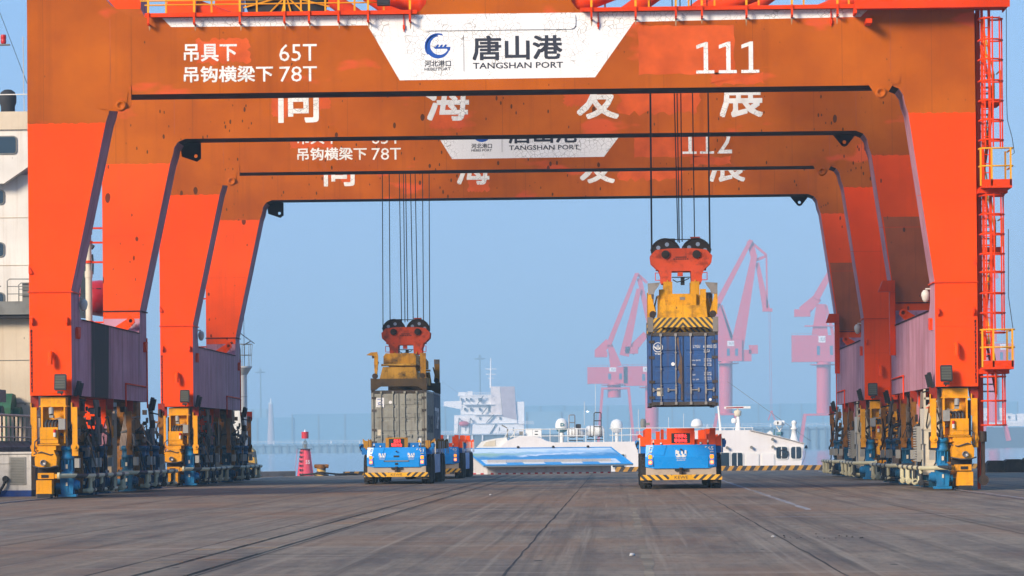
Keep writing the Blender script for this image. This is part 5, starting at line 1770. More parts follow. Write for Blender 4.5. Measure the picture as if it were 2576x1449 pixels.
b = MB(); b.add([(.02, -.45, 8.0), (.80, -.45, 7.42), (.80, .45, 7.42), (.02, .45, 8.0), (.02, -.45, 7.96), (.80, -.45, 7.38), (.80, .45, 7.38), (.02, .45, 7.96)], [(0, 1, 2, 3), (7, 6, 5, 4), (0, 4, 5, 1), (1, 5, 6, 2), (2, 6, 7, 3), (3, 7, 4, 0)]); b.build('solar_panel', paint('solar_dark', (.05, .06, .08), rough=.25), tw)
b = MB(); b.tube((.2, 0, 7.3), (.6, 0, 7.5), .03, 6); b.tube((.25, 0, 6.2), (.25, 0, 9.4), .014, 5); b.build('antenna', DARK, tw)

# ---------------------------------------------------------------- red beacon in the water
bc = thing('navigation_beacon', 'small red navigation beacon, number 55, standing in the water', 'beacon', (*at(768, 1160, 420).xy, -2.6))
BRED = paint('beacon_red', (.70, .06, .09), rough=.5, var=.12)
b = MB()
b.tube((0, 0, 0), (0, 0, 4.1), 1.12, 8, .56); bd = b.build('tower', BRED, bc)
b = MB(); b.tube((0, 0, 4.1), (0, 0, 4.16), .85, 12); b.build('gallery', DARK, bc)
b = MB(); b.tube((0, 0, 4.16), (0, 0, 5.4), .035, 6)
for k in range(6):
    a = math.pi * k / 3; b.path([(.28 * math.cos(a), .28 * math.sin(a), 4.16), (.32 * math.cos(a), .32 * math.sin(a), 4.7), (.12 * math.cos(a), .12 * math.sin(a), 5.1)], .02, 5)
b.lathe([(.16, 0), (.16, .5)], (0, 0, 4.2), 10); b.build('lantern_cage', SHIP_GREY, bc)
b = MB(); b.tube((0, 0, 5.35), (0, 0, 6.15), .42, 14); b.build('topmark', LIFERED, bc)
b = MB(); b.lathe([(.16, 0), (.1, .12), (0, .32)], (0, 0, 6.15), 10); b.build('finial', LABEL_W, bc)
for k in range(6):
    for dx in (-.13, .13):
        z = 1.0 + k * .52; rr = 1.12 - (.56 * z / 4.1)
        b = MB(); b.box(-.42 + dx - .08, -.42 + dx + .08, -rr * .98 - .03, -rr * .98 + .12, z, z + .24); b.build('window', DARK, bd)
b = MB(); b.tube((-.35, -1.15, 0), (-.25, -.62, 4.1), .03, 5); b.tube((-1.3, -.1, 0), (-.95, -.1, 4.1), .02, 5); b.tube((1.05, -.6, 0), (.62, -.35, 4.1), .02, 5); b.build('ladder', BRED, bc)
text('55', (.12, .60, 2.35, 2.78), -.88, LABEL_W, bd)


def bollard(label, x, y, z=0.0, k=1.0):
    t = thing('bollard', label, 'bollard', (x, y, z))
    b = MB(); b.lathe([(.42 * k, 0), (.42 * k, .06 * k), (.28 * k, .10 * k), (.25 * k, .20 * k), (.25 * k, .42 * k)], (0, 0, 0), 16); b.build('stem', stripes('bollard_stripe', (.55, .32, .05), (.06, .055, .05), axis=(.3, 0, 1), pitch=.3, duty=.5, dirt=.5), t)
    b = MB(); b.path([(-.38 * k, 0, .52 * k), (-.30 * k, 0, .53 * k), (.30 * k, 0, .53 * k), (.40 * k, 0, .52 * k)], .11 * k, 10); b.lathe([(.25 * k, .40 * k), (.27 * k, .46 * k), (.2 * k, .6 * k)], (0, 0, 0), 14); b.build('head', YELLOW_DIRT_SHADE, t)
    return t


bollard('yellow mooring bollard on the quay edge beside the red beacon', -17.2, 205.6, 0, 1.05)
mr = MB(); mr.path([(-18.4, 205.5, .05), (-17.6, 205.2, .12), (-17.2, 205.0, .2), (-16.6, 205.3, .12), (-15.8, 206.4, .04)], .06, 6)
mr.path([(-16.4, 205.5, .04), (-15.7, 205.9, .1), (-15.2, 206.5, .05)], .07, 6)
tag(mr.build('mooring_rope', DARK), 'dark mooring rope coiled round the yellow bollard', 'rope')
for i, (a, c, lab) in enumerate(((at(372, 1082, 170), at(432, 1163, 160), 'steep mooring line running down behind the bogies of crane 111'), (at(372, 1118, 172), at(435, 1150, 162), 'flatter mooring line behind the bogies of crane 111'))):
    mr = MB(); mr.path([a, a.lerp(c, .5) - Vector((0, 0, .05)), c], .07, 6); tag(mr.build('mooring_line', TARP), lab, 'rope')

# rubber fender row at the right
fd = thing('rubber_fender', 'row of black rubber fenders lying on the quay beyond the ladder', 'fender', (19.2, 186, 0))
for k in range(9):
    b = MB(); x = k * .95
    h = .62 + .12 * min(1, k * .5) 
    b.prism([(x, 0), (x + .93, 0), (x + .93, h * .86), (x + .80, h), (x + .14, h), (x, h * (.7 if k == 0 else .86))], 0, 1.3)
    b.box(x + .2, x + .75, -.06, 0, .12, h - .16)
    b.build('fender_block', RUBBER, fd)
bollard('yellow bollard behind the black fender row', 22.9, 190, .38, 1.15)

# ---------------------------------------------------------------- tilted display board lying low on its plinth
BASE_W = paint('plinth_white', (.60, .57, .54), rough=.55, var=.08, dirt=.15)


def board_print():
    s = NT('board_print')
    g_ = s.n('ShaderNodeTexCoord').outputs['Object']
    u, v, z = s.sep(g_)                      # metres along and up the board
    n1 = s.noise(s.pos((1.2, 2.0, 1), obj=True), 1.0, 5, .6)
    vv = s.math('ADD', v, s.ramp(n1, .3, .7, -.25, .25))
    vv = s.math('SUBTRACT', vv, s.math('MULTIPLY', u, .06))
    c = s.mix(s.ramp(vv, .6, 1.5), (.01, .30, .66, 1), (.06, .24, .45, 1))
    c = s.mix(s.ramp(vv, 1.4, 2.0), c, (.32, .52, .68, 1))
    gr = s.math('MULTIPLY', s.ramp(u, 4.5, 1.0), s.math('MULTIPLY', s.ramp(vv, 1.5, 2.0), s.ramp(vv, 2.6, 2.2)))
    c = s.mix(s.math('MULTIPLY', gr, .8), c, (.30, .46, .22, 1))
    c = s.mix(s.ramp(vv, 2.15, 2.5), c, (.66, .76, .82, 1))
    wave = s.math('ABSOLUTE', s.math('SUBTRACT', vv, s.math('ADD', 1.45, s.math('MULTIPLY', u, .06))))
    c = s.mix(s.math('MULTIPLY', s.ramp(wave, .20, .05), s.math('MULTIPLY', s.ramp(u, 2.6, 3.2), s.ramp(u, 8.9, 6.0))), c, (.70, .76, .80, 1))
    # white captions along the lower edge
    f = s.math('FRACT', s.math('DIVIDE', s.math('ADD', u, -.25), 2.36))
    cap = s.math('MULTIPLY', s.math('LESS_THAN', f, .56), s.math('MULTIPLY', s.math('GREATER_THAN', v, .28), s.math('LESS_THAN', v, 1.12)))
    c = s.mix(cap, c, s.mix(s.ramp(s.noise(s.pos((4, 3, 1), obj=True), 2.0, 4), .52, .66, 0, .7), (.68, .72, .72, 1), (.42, .52, .48, 1)))
    s.l(c, s.b.inputs['Base Color'])
    s.b.inputs['Roughness'].default_value = .35
    return s.m


bd_t = thing('display_board', 'low tilted blue display board on a white plinth beside the boat', 'board', (-7.45, 202.2, 0), math.radians(24))
bw_, bd_ = 7.7, 2.9
for k in range(13):
    b = MB(); x0 = bw_ * k / 13; b.box(x0 + .008, x0 + bw_ / 13 - .008, 0, .05, .09, .85); b.build('plinth_panel', BASE_W, bd_t)
for k in range(5):
    b = MB(); y0 = bd_ * k / 5; b.prism([(y0 + .008, .09), (y0 + bd_ / 5 - .008, .09), (y0 + bd_ / 5 - .008, .52 + .16 * (k + 1)), (y0 + .008, .52 + .16 * k)], -.0, .05, 'x'); b.build('plinth_panel', BASE_W, bd_t)
b = MB(); b.box(.06, bw_ - .01, .06, bd_, .02, .5); b.build('plinth_core', SHIP_GREY, bd_t)
rb = stripes('plinth_foot', (.62, .60, .58), (.42, .03, .04), axis=(1.0, 1.0, 0), pitch=.60, duty=.42, dirt=.2)
b = MB(); b.box(-.012, bw_, -.012, .03, .012, .088); b.box(-.012, .03, .03, bd_, .012, .088); b.build('red_white_foot', rb, bd_t)
# board: local frame with u along, v up the slope
bl, bs = 9.3, 3.3
b = MB(); b.box(0, bl, 0, bs, -.07, .0); fr = b.build('board', paint('board_edge', (.30, .36, .42), rough=.4, var=.1), bd_t)
fr.location = (-.45, -.55, .50)
fr.rotation_euler = (math.radians(17.5), 0, 0)
b = MB(); b.box(.10, bl - .10, .10, bs - .10, .002, .008); pr = b.build('print', board_print(), fr)
b = MB()
for x0, x1, y0, y1 in ((.0, bl, 0, .09), (0, bl, bs - .09, bs), (0, .09, .09, bs - .09), (bl - .09, bl, .09, bs - .09)): b.box(x0, x1, y0, y1, .001, .035)
b.build('board_rim', paint('rim_blue', (.05, .30, .62), rough=.4), fr)
for x in (3.4, 5.6, 7.8):
    b = MB(); b.lathe([(.08, 0), (.09, .05), (.05, .1)], (x, bs - .05, .035), 10); b.build('clip', DARK, fr)

# ---------------------------------------------------------------- white boat at the end of the quay
BY = 222.0
BW = paint('boat_white', (.72, .69, .67), rough=.45, var=.06, streak=.10, streak_col=(.5, .4, .32))
BW2 = paint('boat_white_gear', (.70, .70, .66), rough=.4, var=.08, dirt=.12)
TEAL = paint('dome_base_teal', (.10, .22, .25), rough=.5)
boat = thing('harbour_boat', 'white harbour boat with domes and radar behind the striped kerb', 'boat', (at(1613, 1111, BY).x, BY, -2.6))
bo = Vector(boat.location)


def B(x, y, dy=0.0):
    p = at(x, y, BY + dy) - bo
    return p


def bprism(name, pts, y0, y1, m, parent=boat, ref=0.0):
    b = MB(); b.prism([(B(x, y, ref).x, B(x, y, ref).z) for x, y in pts], y0, y1)
    return b.build(name, m, parent)


low = [(1392, 1113), (1613, 1110.5), (1700, 1109.5), (1700, 1240), (1262, 1243), (1260, 1122), (1278, 1108), (1298, 1100), (1316, 1097), (1340, 1097.4), (1360, 1102), (1376, 1110)]
aft = bprism('aft_house', low, 0, 5, BW)
fwd = bprism('wheelhouse', [(1702, 1083.5), (1813.6, 1082.4), (1886.5, 1081.6), (1936, 1093), (1986, 1105.6), (2009, 1112), (2023, 1115.7), (2013, 1190), (2010, 1232), (1702, 1236)], 0, 5.2, BW)
bprism('roof_edge', [(1886.5, 1080.4), (1936, 1091.8), (1986, 1104.4), (2009, 1110.8), (2025, 1114.5), (2023, 1116.5), (1986, 1106.6), (1936, 1094.2), (1886, 1083)], -.12, -.001, paint('roof_edge', (.45, .43, .42)))
bprism('cowl', [(1199.6, 1124), (1210.5, 1111), (1228, 1106.5), (1246.5, 1103), (1274, 1100), (1280, 1130), (1190, 1132)], .4, 4, BW2)
bprism('cowl_recess', [(1214, 1122), (1222, 1112), (1246, 1107), (1246, 1122)], .37, .395, CREAM)
bprism('deck', [(1150, 1128), (1280, 1125), (1280, 1240), (1150, 1242)], .5, 5, BW)
bprism('hull', [(1150, 1190), (2000, 1182), (1990, 1245), (1160, 1252)], -.3, 5.6, paint('boat_hull_blue', (.05, .12, .22), rough=.4))


def bwin(x0, x1, y0, y1, m, name='window', r=.08, frame=BW2, parent=fwd, bar=None):
    a, c = B(x0, y1), B(x1, y0)
    b = MB(); b.prism(rrect(a.x - .06, c.x + .06, a.z - .06, c.z + .06, r + .05), -.05, -.001); w_ = b.build(name, frame, parent)
    b = MB(); b.prism(rrect(a.x, c.x, a.z, c.z, r), -.06, -.0505); b.build('pane' if m is GLASS else 'door_leaf', m, w_)
    if bar is not None:
        b = MB(); x = a.x + (c.x - a.x) * bar; b.box(x - .025, x + .025, -.075, -.061, a.z, c.z); b.build('mullion', BW2, w_)
    return w_


GL2 = glass('boat_glass', (.06, .12, .18), .12)
for x0, x1 in ((1953, 1981), (1990, 2016)):
    bwin(x0, x1, 1124, 1154, GLASS, r=.14, bar=.46)
bwin(1841, 1868, 1139, 1178, GLASS, r=.12, bar=.5)
bwin(1814, 1834, 1139, 1180, GLASS, r=.03)
bwin(1541, 1571, 1143, 1176, GLASS, r=.06, parent=aft)
for x0, x1 in ((1878, 1907), (1919, 1946)):
    bwin(x0, x1, 1142, 1182, BW, name='door', r=.10)
b = MB(); q = B(1968, 1141); b.path([(q.x + .1 + .26 * math.cos(math.radians(u)), -.085, q.z + .26 * math.sin(math.radians(u))) for u in range(0, 361, 20)], .03, 6); b.lathe([(.06, -.1), (.06, -.07)], (q.x + .1, 0, q.z), 10, 'y'); b.build('wiper_ring', TARP, fwd)
for x, y in ((1829, 1125), (1890, 1124), (1944, 1123), (1943, 1104)):
    q = B(x, y); b = MB(); b.tube((q.x, 0, q.z), (q.x, -.2, q.z - .03), .07, 10); b.lathe([(.09, -.28), (.10, -.2)], (q.x, 0, q.z - .03), 10, 'y'); b.build('wall_lamp', SHIP_GREY, fwd)
# rails
rl = MB()
for (xa, ya), (xb, yb) in (((1281, 1080.5), (1475, 1079)), ((1533, 1078), (1612, 1077)), ((1612, 1077), (1895, 1076))):
    for k in (0, .55):
        a, c = B(xa, ya + k * 31, .2), B(xb, yb + k * (31 if xa < 1600 else 6), .2)
        if xa >= 1612 and k: continue
        rl.tube(a, c, .03, 6)
x = 1294.0
while x < 1612:
    rl.tube(B(x, 1080.5 - (x - 1281) * .01, .2), B(x, 1112, .2), .028, 6); x += 22.5
for x in (1822, 1845, 1873, 1893):
    rl.tube(B(x, 1076, .2), B(x, 1084, .2), .026, 6)
rl.tube(B(1281, 1080.5, .2), B(1270, 1100, .2), .028, 6); rl.tube(B(1300, 1081, .2), B(1284, 1102, .2), .025, 6)
rl.build('roof_railing', BW2, boat)
for x, y, rr, base in ((1413, 1068, 16.5, TEAL), (1551.5, 1070, 16, BW2)):
    c = B(x, y, 2.5); r = rr / 40.3
    b = MB(); b.lathe([(0, r), (r * .5, r * .88), (r * .85, r * .55), (r, 0), (r, -r * .55)], (c.x, 2.5, c.z), 18); dm = b.build('radome', BW2, boat)
    b = MB(); b.lathe([(r, -r * .55), (r * .75, -r * 1.0), (r * .32, -r * 1.25)], (c.x, 2.5, c.z), 18); b.build('radome_base', base, dm)
    b = MB(); b.tube((c.x, 2.5, c.z - r * 1.2), (c.x, 2.5, B(x, 1113, 2.5).z), r * .3, 10); b.build('radome_post', BW2, dm)
    if x < 1500:
        text('D', (c.x - .08, c.x + .16, c.z - .12, c.z + .10), 2.5 - r - .012, TEAL, dm, bold=.05)
for x0, x1, y0, y1 in ((1427, 1471, 1075, 1100), (1473, 1521, 1070, 1098)):
    a, c = B(x0, y1, 2.2), B(x1, y0, 2.2); r = (c.z - a.z) / 2; zc = (a.z + c.z) / 2
    b = MB(); b.lathe([(r * .45, a.x), (r * .85, a.x + .08), (r, a.x + .25), (r, c.x - .25), (r * .85, c.x - .08), (r * .45, c.x)], (0, 2.2, zc), 16, 'x'); cn = b.build('raft_canister', BW2, boat)
    b = MB()
    for xx in (a.x + .3, c.x - .3):
        b.path([(xx, 2.2 + r * 1.01 * math.cos(math.radians(q)), zc + r * 1.01 * math.sin(math.radians(q))) for q in range(0, 361, 20)], .018, 5)
        b.tube((xx, 2.2, zc - r), (xx - .15, 2.2, B(0, 1114, 2.2).z), .03, 5); b.tube((xx, 2.2, zc - r), (xx + .2, 2.2, B(0, 1114, 2.2).z), .03, 5)
    b.tube((a.x + .1, 2.2, zc - r - .2), (c.x - .1, 2.2, zc - r - .2), .03, 5)
    b.build('canister_cradle', TARP, cn)
for x0, x1, y0, y1, m in ((1431, 1446, 1046, 1080, STEEL), (1494, 1512, 1040, 1077, GREASE)):
    b = MB(); a, c, d_, e = B(x0, y1 + 20, 1.2), B(x0 + .5, y0, 1.2), B(x1, y0 - .3, 1.2), B(x1 + .5, y1 + 20, 1.2)
    b.path([a, c, c + Vector((.05, 0, .05)), d_ + Vector((-.05, 0, .05)), d_, e], .035, 6); m_ = (y0 + y1) / 2
    for yy in (m_, m_ + 15): b.tube(B(x0, yy, 1.2), B(x1, yy, 1.2), .03, 5)
    b.build('ladder_frame', m, boat)
a, c = B(1322, 1100, 1.5), B(1361, 1078, 1.5)
b = MB(); b.box(a.x, c.x, 1.5, 2.3, a.z, c.z); bx = b.build('deck_locker', BW2, boat)
b = MB(); b.box(c.x - .4, c.x - .2, 1.48, 1.5, a.z + .35, a.z + .40); b.box(c.x - .4, c.x - .2, 1.48, 1.5, a.z + .15, a.z + .2); b.build('locker_latch', DARK, bx)
a = B(1311, 1090, 1.2); b = MB(); b.box(a.x - .12, a.x + .12, 1.2, 1.4, a.z - .1, a.z + .12); b.build('junction_box', SHIP_GREY, boat)
a = B(1270, 1072, 1); b = MB(); b.bar(B(1276, 1102, 1), B(1277, 1079, 1), .08, .08); b.prism([(a.x - .18, a.z + .10), (a.x + .15, a.z - .08), (a.x + .15, a.z - .15), (a.x - .2, a.z + .02)], .8, 1.2); b.build('deck_floodlight', SHIP_GREY, boat)
a = B(1455, 1072, 1.4); b = MB(); b.prism(rrect(a.x - .16, a.x + .16, a.z - .13, a.z + .13, .05), 1.3, 1.5); b.tube((a.x, 1.4, a.z - .1), (a.x, 1.4, B(0, 1112, 1.4).z), .03, 6); b.build('searchlight', TARP, boat)
a = B(1343, 1073, 1.5)
# radar
b = MB(); a, c = B(1822, 1030, 2), B(1888, 1024, 2); b.prism([(a.x, a.z + .03), (c.x, c.z - .09), (c.x, c.z + .06), (a.x, a.z + .18)], 1.9, 2.1); rd = b.build('radar_scanner', BW2, boat)
b = MB(); b.prism([(a.x + .1, a.z + .06), (c.x - .45, c.z - .05), (c.x - .45, c.z + .02), (a.x + .1, a.z + .13)], 1.885, 1.899); b.build('red_mark', paint('radar_red', (.30, .02, .03)), rd)
b = MB(); p = B(1856, 1038, 2); b.lathe([(.16, -.22), (.22, -.15), (.24, .08), (.18, .14), (.06, .17), (.06, .34)], (p.x, 2, p.z), 14); b.build('radar_gearbox', CREAM, boat)
b = MB(); q0, q1 = B(1857, 1043, 2), B(1857, 1083, 2); b.tube(q1, q0, .20, 10, .09); b.build('radar_post', BW2, boat)
b = MB(); p = B(1847, 1058, 2); b.lathe([(0, .15), (.15, .13), (.185, .04), (.185, -.12), (.14, -.16)], (p.x, 2, p.z), 14); b.tube((p.x, 2, p.z - .15), (p.x, 2, B(0, 1082, 2).z), .03, 6); b.build('radome', BW2, boat)
b = MB(); b.tube(B(1813, 1083, 2), B(1807, 1022, 2), .09, 8, .06); b.build('mast', BW2, boat)
b = MB()
for xx in (1948, 1956): b.lathe([(.15, -.02), (.17, .02), (.15, .5), (.12, .55)], (B(xx, 1064, 2).x + .1, 1.6, B(xx, 1064, 2).z), 14, 'y')
b.tube(B(1950, 1064, 2), B(1973, 1064, 2), .16, 12); b.build('twin_searchlight', BW2, boat)
b = MB(); b.tube(B(1953, 1072, 2), B(1961, 1085, 2), .04, 6); b.tube(B(1969, 1072, 2), B(1961, 1085, 2), .04, 6); b.tube(B(1961, 1085, 2), B(1961, 1098, 2), .11, 8); b.build('searchlight_mount', BW2, boat)
b = MB(); p = B(1962, 1091, 1.5); b.tube((p.x - .2, 1.5, p.z), (p.x + .12, 1.3, p.z), .09, 10, .15); b.tube((p.x - .35, 1.6, p.z - .15), (p.x - .35, 1.6, p.z + .3), .05, 6); b.build('horn', TEAL, boat)
b = MB(); p = B(1998, 1107, 2); b.lathe([(.42, -.3), (.20, .25), (.15, .65), (.22, .68), (.22, .76), (.14, .8), (.14, 1.0), (.17, 1.08), (.14, 1.2), (0, 1.25)], (p.x, 2, p.z), 14); b.build('light_mast', BW2, boat)
b = MB(); p = B(1935, 1092, 2); b.prism([(p.x - .3, p.z - .05), (p.x + .25, p.z - .15), (p.x + .2, p.z + .1), (p.x + .05, p.z + .22)], 1.9, 2.1); b.build('fin', BW2, boat)
b = MB(); p = B(2028, 1124, .5); b.lathe([(.13, 0), (.09, .06), (.06, .16), (.02, .2)], (p.x, .5, p.z - .1), 12); b.path([(p.x, .5, p.z - .1), (p.x - .1, .5, p.z - .7), (p.x - .35, .5, p.z - 1.3)], .012, 4); b.build('bell', TARP, boat)
b = MB()
for xx, y0, y1 in ((1498, 965, 1040), (1682, 1050, 1077), (1606, 1030, 1080), (1720, 1040, 1080), (1470, 1010, 1070)): b.tube(B(xx, y1, 3), B(xx, y0, 3), .014, 4)
b.build('whip_antenna', BW2, boat)
b = MB(); b.tube(B(1830, 960, 3), B(2040, 1110, 3), .012, 4); b.build('stay_wire', SHIP_GREY, boat)
b = MB(); p = B(1618, 1060, 1.5)
b.lathe([(.17, -.25), (.19, .1), (.14, .3), (0, .32)], (B(1618, 1066, 1.5).x + .0, 1.5, B(1618, 1066, 1.5).z), 12); b.box(B(1630, 1066, 1.5).x - .2, B(1630, 1066, 1.5).x + .12, 1.4, 1.7, B(1630, 1066, 1.5).z - .1, B(1630, 1066, 1.5).z + .06); b.build('camera_turret', SHIP_GREY, boat)
c = B(1753, 1064, 2.5); r = .38
b = MB(); b.lathe([(0, r), (r * .5, r * .88), (r * .85, r * .55), (r, 0), (r, -r * .3), (.1, -r * .5)], (c.x, 2.5, c.z - .1), 18); b.tube((c.x, 2.5, c.z - .3), (c.x, 2.5, B(0, 1083, 2.5).z), .05, 6); b.build('radome', BW2, boat)

SCRAP = paint('scrap_white', (.42, .41, .40), rough=.8)
# litter and spilled lumps on the near concrete
for i, (px_, py_, r_, lab) in enumerate(((1590, 1399, .035, 'larger crumpled white scrap lying on the near concrete'), (1945, 1352, .025, 'pale scrap beside the dark scrape on the near concrete'), (1234, 1246, .035, 'small white scrap on the concrete before the display board'))):
    g_ = gnd(px_, py_)
    b = MB(); rnd = random.Random(i)
    b.lathe([(0, 0), (r_, 0), (r_ * 1.2, r_ * .5), (r_ * .7, r_ * 1.1), (0, r_ * 1.2)], (0, 0, 0), 9)
    b.v = [(x * rnd.uniform(.7, 1.4), y * rnd.uniform(.7, 1.6), z) for x, y, z in b.v]
    o = b.build('paper_scrap', SCRAP, loc=(g_.x, g_.y, .004)); tag(o, lab, 'litter')
sc_b = MB()
rnd = random.Random(9)
g0 = gnd(1960, 1350)
for i in range(18):
    x, y = rnd.uniform(-.1, 1.5), rnd.uniform(-.8, .8)
    r_ = rnd.uniform(.008, .020)
    sc_b.lathe([(r_, 0), (r_ * .8, r_ * .6), (0, r_ * .8)], (x, y * 2, 0), 6)
o = sc_b.build('spilled_grit', JOINT, apron, loc=(g0.x, g0.y, .004)); o['kind'] = 'stuff'
# ---------------------------------------------------------------- far side of the harbour
FAR_RED = paint('far_crane_red', (.60, .095, .135), rough=.5, var=.06)  # paled towards pink: some haze is put into the red
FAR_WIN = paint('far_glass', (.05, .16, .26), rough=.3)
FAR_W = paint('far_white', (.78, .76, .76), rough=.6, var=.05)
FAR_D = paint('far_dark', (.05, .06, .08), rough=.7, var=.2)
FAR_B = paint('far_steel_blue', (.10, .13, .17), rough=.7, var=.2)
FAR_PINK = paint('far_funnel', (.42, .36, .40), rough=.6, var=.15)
FY = 2500.0


def far_crane(label, base, bars, boxes, column, portal, sign=None, group='red portal cranes across the water'):
    """bars: (x0, y0, x1, y1, w0, w1) survey lines; boxes: (x0, x1, y0, y1, depth, name)"""
    o = at(base[0], base[1], FY)
    t = thing('portal_crane', label, 'crane', (o.x, FY, 2.0), group=group)
    org = Vector((o.x, FY, 2.0))
    k = FPX / FY
    P = lambda x, y, d=0: at(x, y, FY) - org + Vector((0, d, 0))
    for x0, y0, x1, y1, w0, w1, nm in bars:
        for d in ((-1.6, 1.6) if nm in ('jib', 'boom') else (0,)):
            b = MB()
            p, q = P(x0, y0, d), P(x1, y1, d)
            ax = (q - p).normalized(); n_ = Vector((-ax.z, 0, ax.x)); dp = Vector((0, .9, 0))
            vs = []
            for c_, w_ in ((p, w0 / k / 2), (q, w1 / k / 2)):
                vs += [c_ - n_ * w_ - dp, c_ + n_ * w_ - dp, c_ + n_ * w_ + dp, c_ - n_ * w_ + dp]
            b.add(vs, [(0, 1, 2, 3), (7, 6, 5, 4), (1, 0, 4, 5), (2, 1, 5, 6), (3, 2, 6, 7), (0, 3, 7, 4)])
            b.build(nm, FAR_RED, t)
        if nm in ('jib', 'boom'):
            b = MB()
            for i in range(7):
                f = (i + .5) / 7; c_ = P(x0, y0).lerp(P(x1, y1), f); b.tube(c_ - Vector((0, 1.6, 0)), c_ + Vector((0, 1.6, 0)), .25, 6)
            b.build('cross_tie', FAR_RED, t)
    for x0, x1, y0, y1, dpt, nm in boxes:
        a, c_ = P(x0, y1), P(x1, y0)
        b = MB(); b.box(a.x, c_.x, -dpt / 2, dpt / 2, a.z, c_.z)
        h = b.build(nm, FAR_RED if nm != 'cab' else FAR_W, t)
        if nm == 'machine_house':
            for f in (.55, .82):
                b = MB(); xx = a.x + (c_.x - a.x) * f; b.box(xx - 1.0, xx + 1.0, -dpt / 2 - .06, -dpt / 2, a.z + (c_.z - a.z) * .25, a.z + (c_.z - a.z) * .6); b.build('window', FAR_WIN, h)
            b = MB(); xx = a.x + (c_.x - a.x) * .62; b.box(xx - 2.2, xx + 2.6, -dpt / 2 - .08, -dpt / 2, a.z + (c_.z - a.z) * .72, a.z + (c_.z - a.z) * .97); sg = b.build('sign_panel', FAR_W, h)
            text('唐山港', (xx - .9, xx + 2.2, a.z + (c_.z - a.z) * .77, a.z + (c_.z - a.z) * .92), -dpt / 2 - .1, FAR_D, h)
            b = MB()
            for i in range(9):
                xx = a.x + (c_.x - a.x) * i / 8; b.tube((xx, -dpt / 2, c_.z), (xx, -dpt / 2, c_.z + 1.3), .08, 4)
            b.tube((a.x, -dpt / 2, c_.z + 1.3), (c_.x, -dpt / 2, c_.z + 1.3), .08, 4); b.build('roof_railing', FAR_RED, h)
    if column:
        x, r0, r1, yt, yb = column
        b = MB(); a, c_ = P(x, yb), P(x, yt); b.tube(a, c_, r0 / k, 18, r1 / k); b.build('column', FAR_RED, t)
        b = MB(); cc = P(x, yt + 8); b.lathe([(r1 / k * 1.6, 0), (r1 / k * 1.9, .3), (r1 / k * 1.9, .7)], (cc.x, 0, cc.z), 18)
        for i in range(16):
            a_ = math.pi * i / 8; rr = r1 / k * 1.9; b.tube((cc.x + rr * math.cos(a_), rr * math.sin(a_), cc.z + .7), (cc.x + rr * math.cos(a_), rr * math.sin(a_), cc.z + 2.0), .07, 4)
        b.build('ring_platform', FAR_RED, t)
    if portal:
        x0, x1, yt, yb, sp = portal
        a, c_ = P(x0, yt), P(x1, yt)
        b = MB(); b.box(a.x, c_.x, -6, 6, a.z - 1.4, a.z); b.build('portal_table', FAR_RED, t)
        for xx, s in ((a.x, -1), (c_.x, 1)):
            for yy in (-5, 5):
                b = MB(); b.bar((xx - s * 1.0, yy, a.z - 1.0), (xx + s * sp, yy * 1.3, .3), 1.9, 1.9); b.build('portal_leg', FAR_RED, t)
    return t


# A: left one, jib steep, on spread legs
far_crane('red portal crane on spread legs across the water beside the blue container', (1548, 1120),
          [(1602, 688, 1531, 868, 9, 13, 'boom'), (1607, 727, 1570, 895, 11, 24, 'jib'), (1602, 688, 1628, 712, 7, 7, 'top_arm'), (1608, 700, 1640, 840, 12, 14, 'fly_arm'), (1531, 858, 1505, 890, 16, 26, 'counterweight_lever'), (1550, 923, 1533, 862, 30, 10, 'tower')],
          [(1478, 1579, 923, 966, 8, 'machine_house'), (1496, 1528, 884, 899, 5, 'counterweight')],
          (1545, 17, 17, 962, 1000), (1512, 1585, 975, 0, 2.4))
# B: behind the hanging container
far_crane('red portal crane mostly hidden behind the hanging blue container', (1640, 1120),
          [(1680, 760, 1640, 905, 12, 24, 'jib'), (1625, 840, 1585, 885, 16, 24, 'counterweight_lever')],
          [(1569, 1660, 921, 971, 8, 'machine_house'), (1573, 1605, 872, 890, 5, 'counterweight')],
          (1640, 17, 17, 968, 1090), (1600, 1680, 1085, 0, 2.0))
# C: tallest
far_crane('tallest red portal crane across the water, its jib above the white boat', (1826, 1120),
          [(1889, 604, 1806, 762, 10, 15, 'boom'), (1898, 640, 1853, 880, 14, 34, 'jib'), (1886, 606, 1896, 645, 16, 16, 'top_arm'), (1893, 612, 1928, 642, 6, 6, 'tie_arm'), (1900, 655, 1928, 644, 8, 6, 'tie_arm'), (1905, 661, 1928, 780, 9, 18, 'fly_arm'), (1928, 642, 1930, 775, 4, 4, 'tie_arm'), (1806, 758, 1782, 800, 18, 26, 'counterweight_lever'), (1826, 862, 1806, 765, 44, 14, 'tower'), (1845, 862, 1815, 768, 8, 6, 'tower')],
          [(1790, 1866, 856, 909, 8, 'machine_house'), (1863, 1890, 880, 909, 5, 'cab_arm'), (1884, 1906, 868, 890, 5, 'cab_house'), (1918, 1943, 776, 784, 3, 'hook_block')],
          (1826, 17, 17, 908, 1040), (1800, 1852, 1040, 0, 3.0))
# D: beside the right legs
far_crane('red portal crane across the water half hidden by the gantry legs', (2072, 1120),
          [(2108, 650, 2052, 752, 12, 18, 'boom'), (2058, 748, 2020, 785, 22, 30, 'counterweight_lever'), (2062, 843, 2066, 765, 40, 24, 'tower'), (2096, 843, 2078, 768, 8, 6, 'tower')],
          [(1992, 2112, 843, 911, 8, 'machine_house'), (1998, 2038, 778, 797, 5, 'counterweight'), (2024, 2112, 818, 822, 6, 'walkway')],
          (2072, 18, 18, 911, 1040), (2021, 2128, 1041, 0, 2.0))
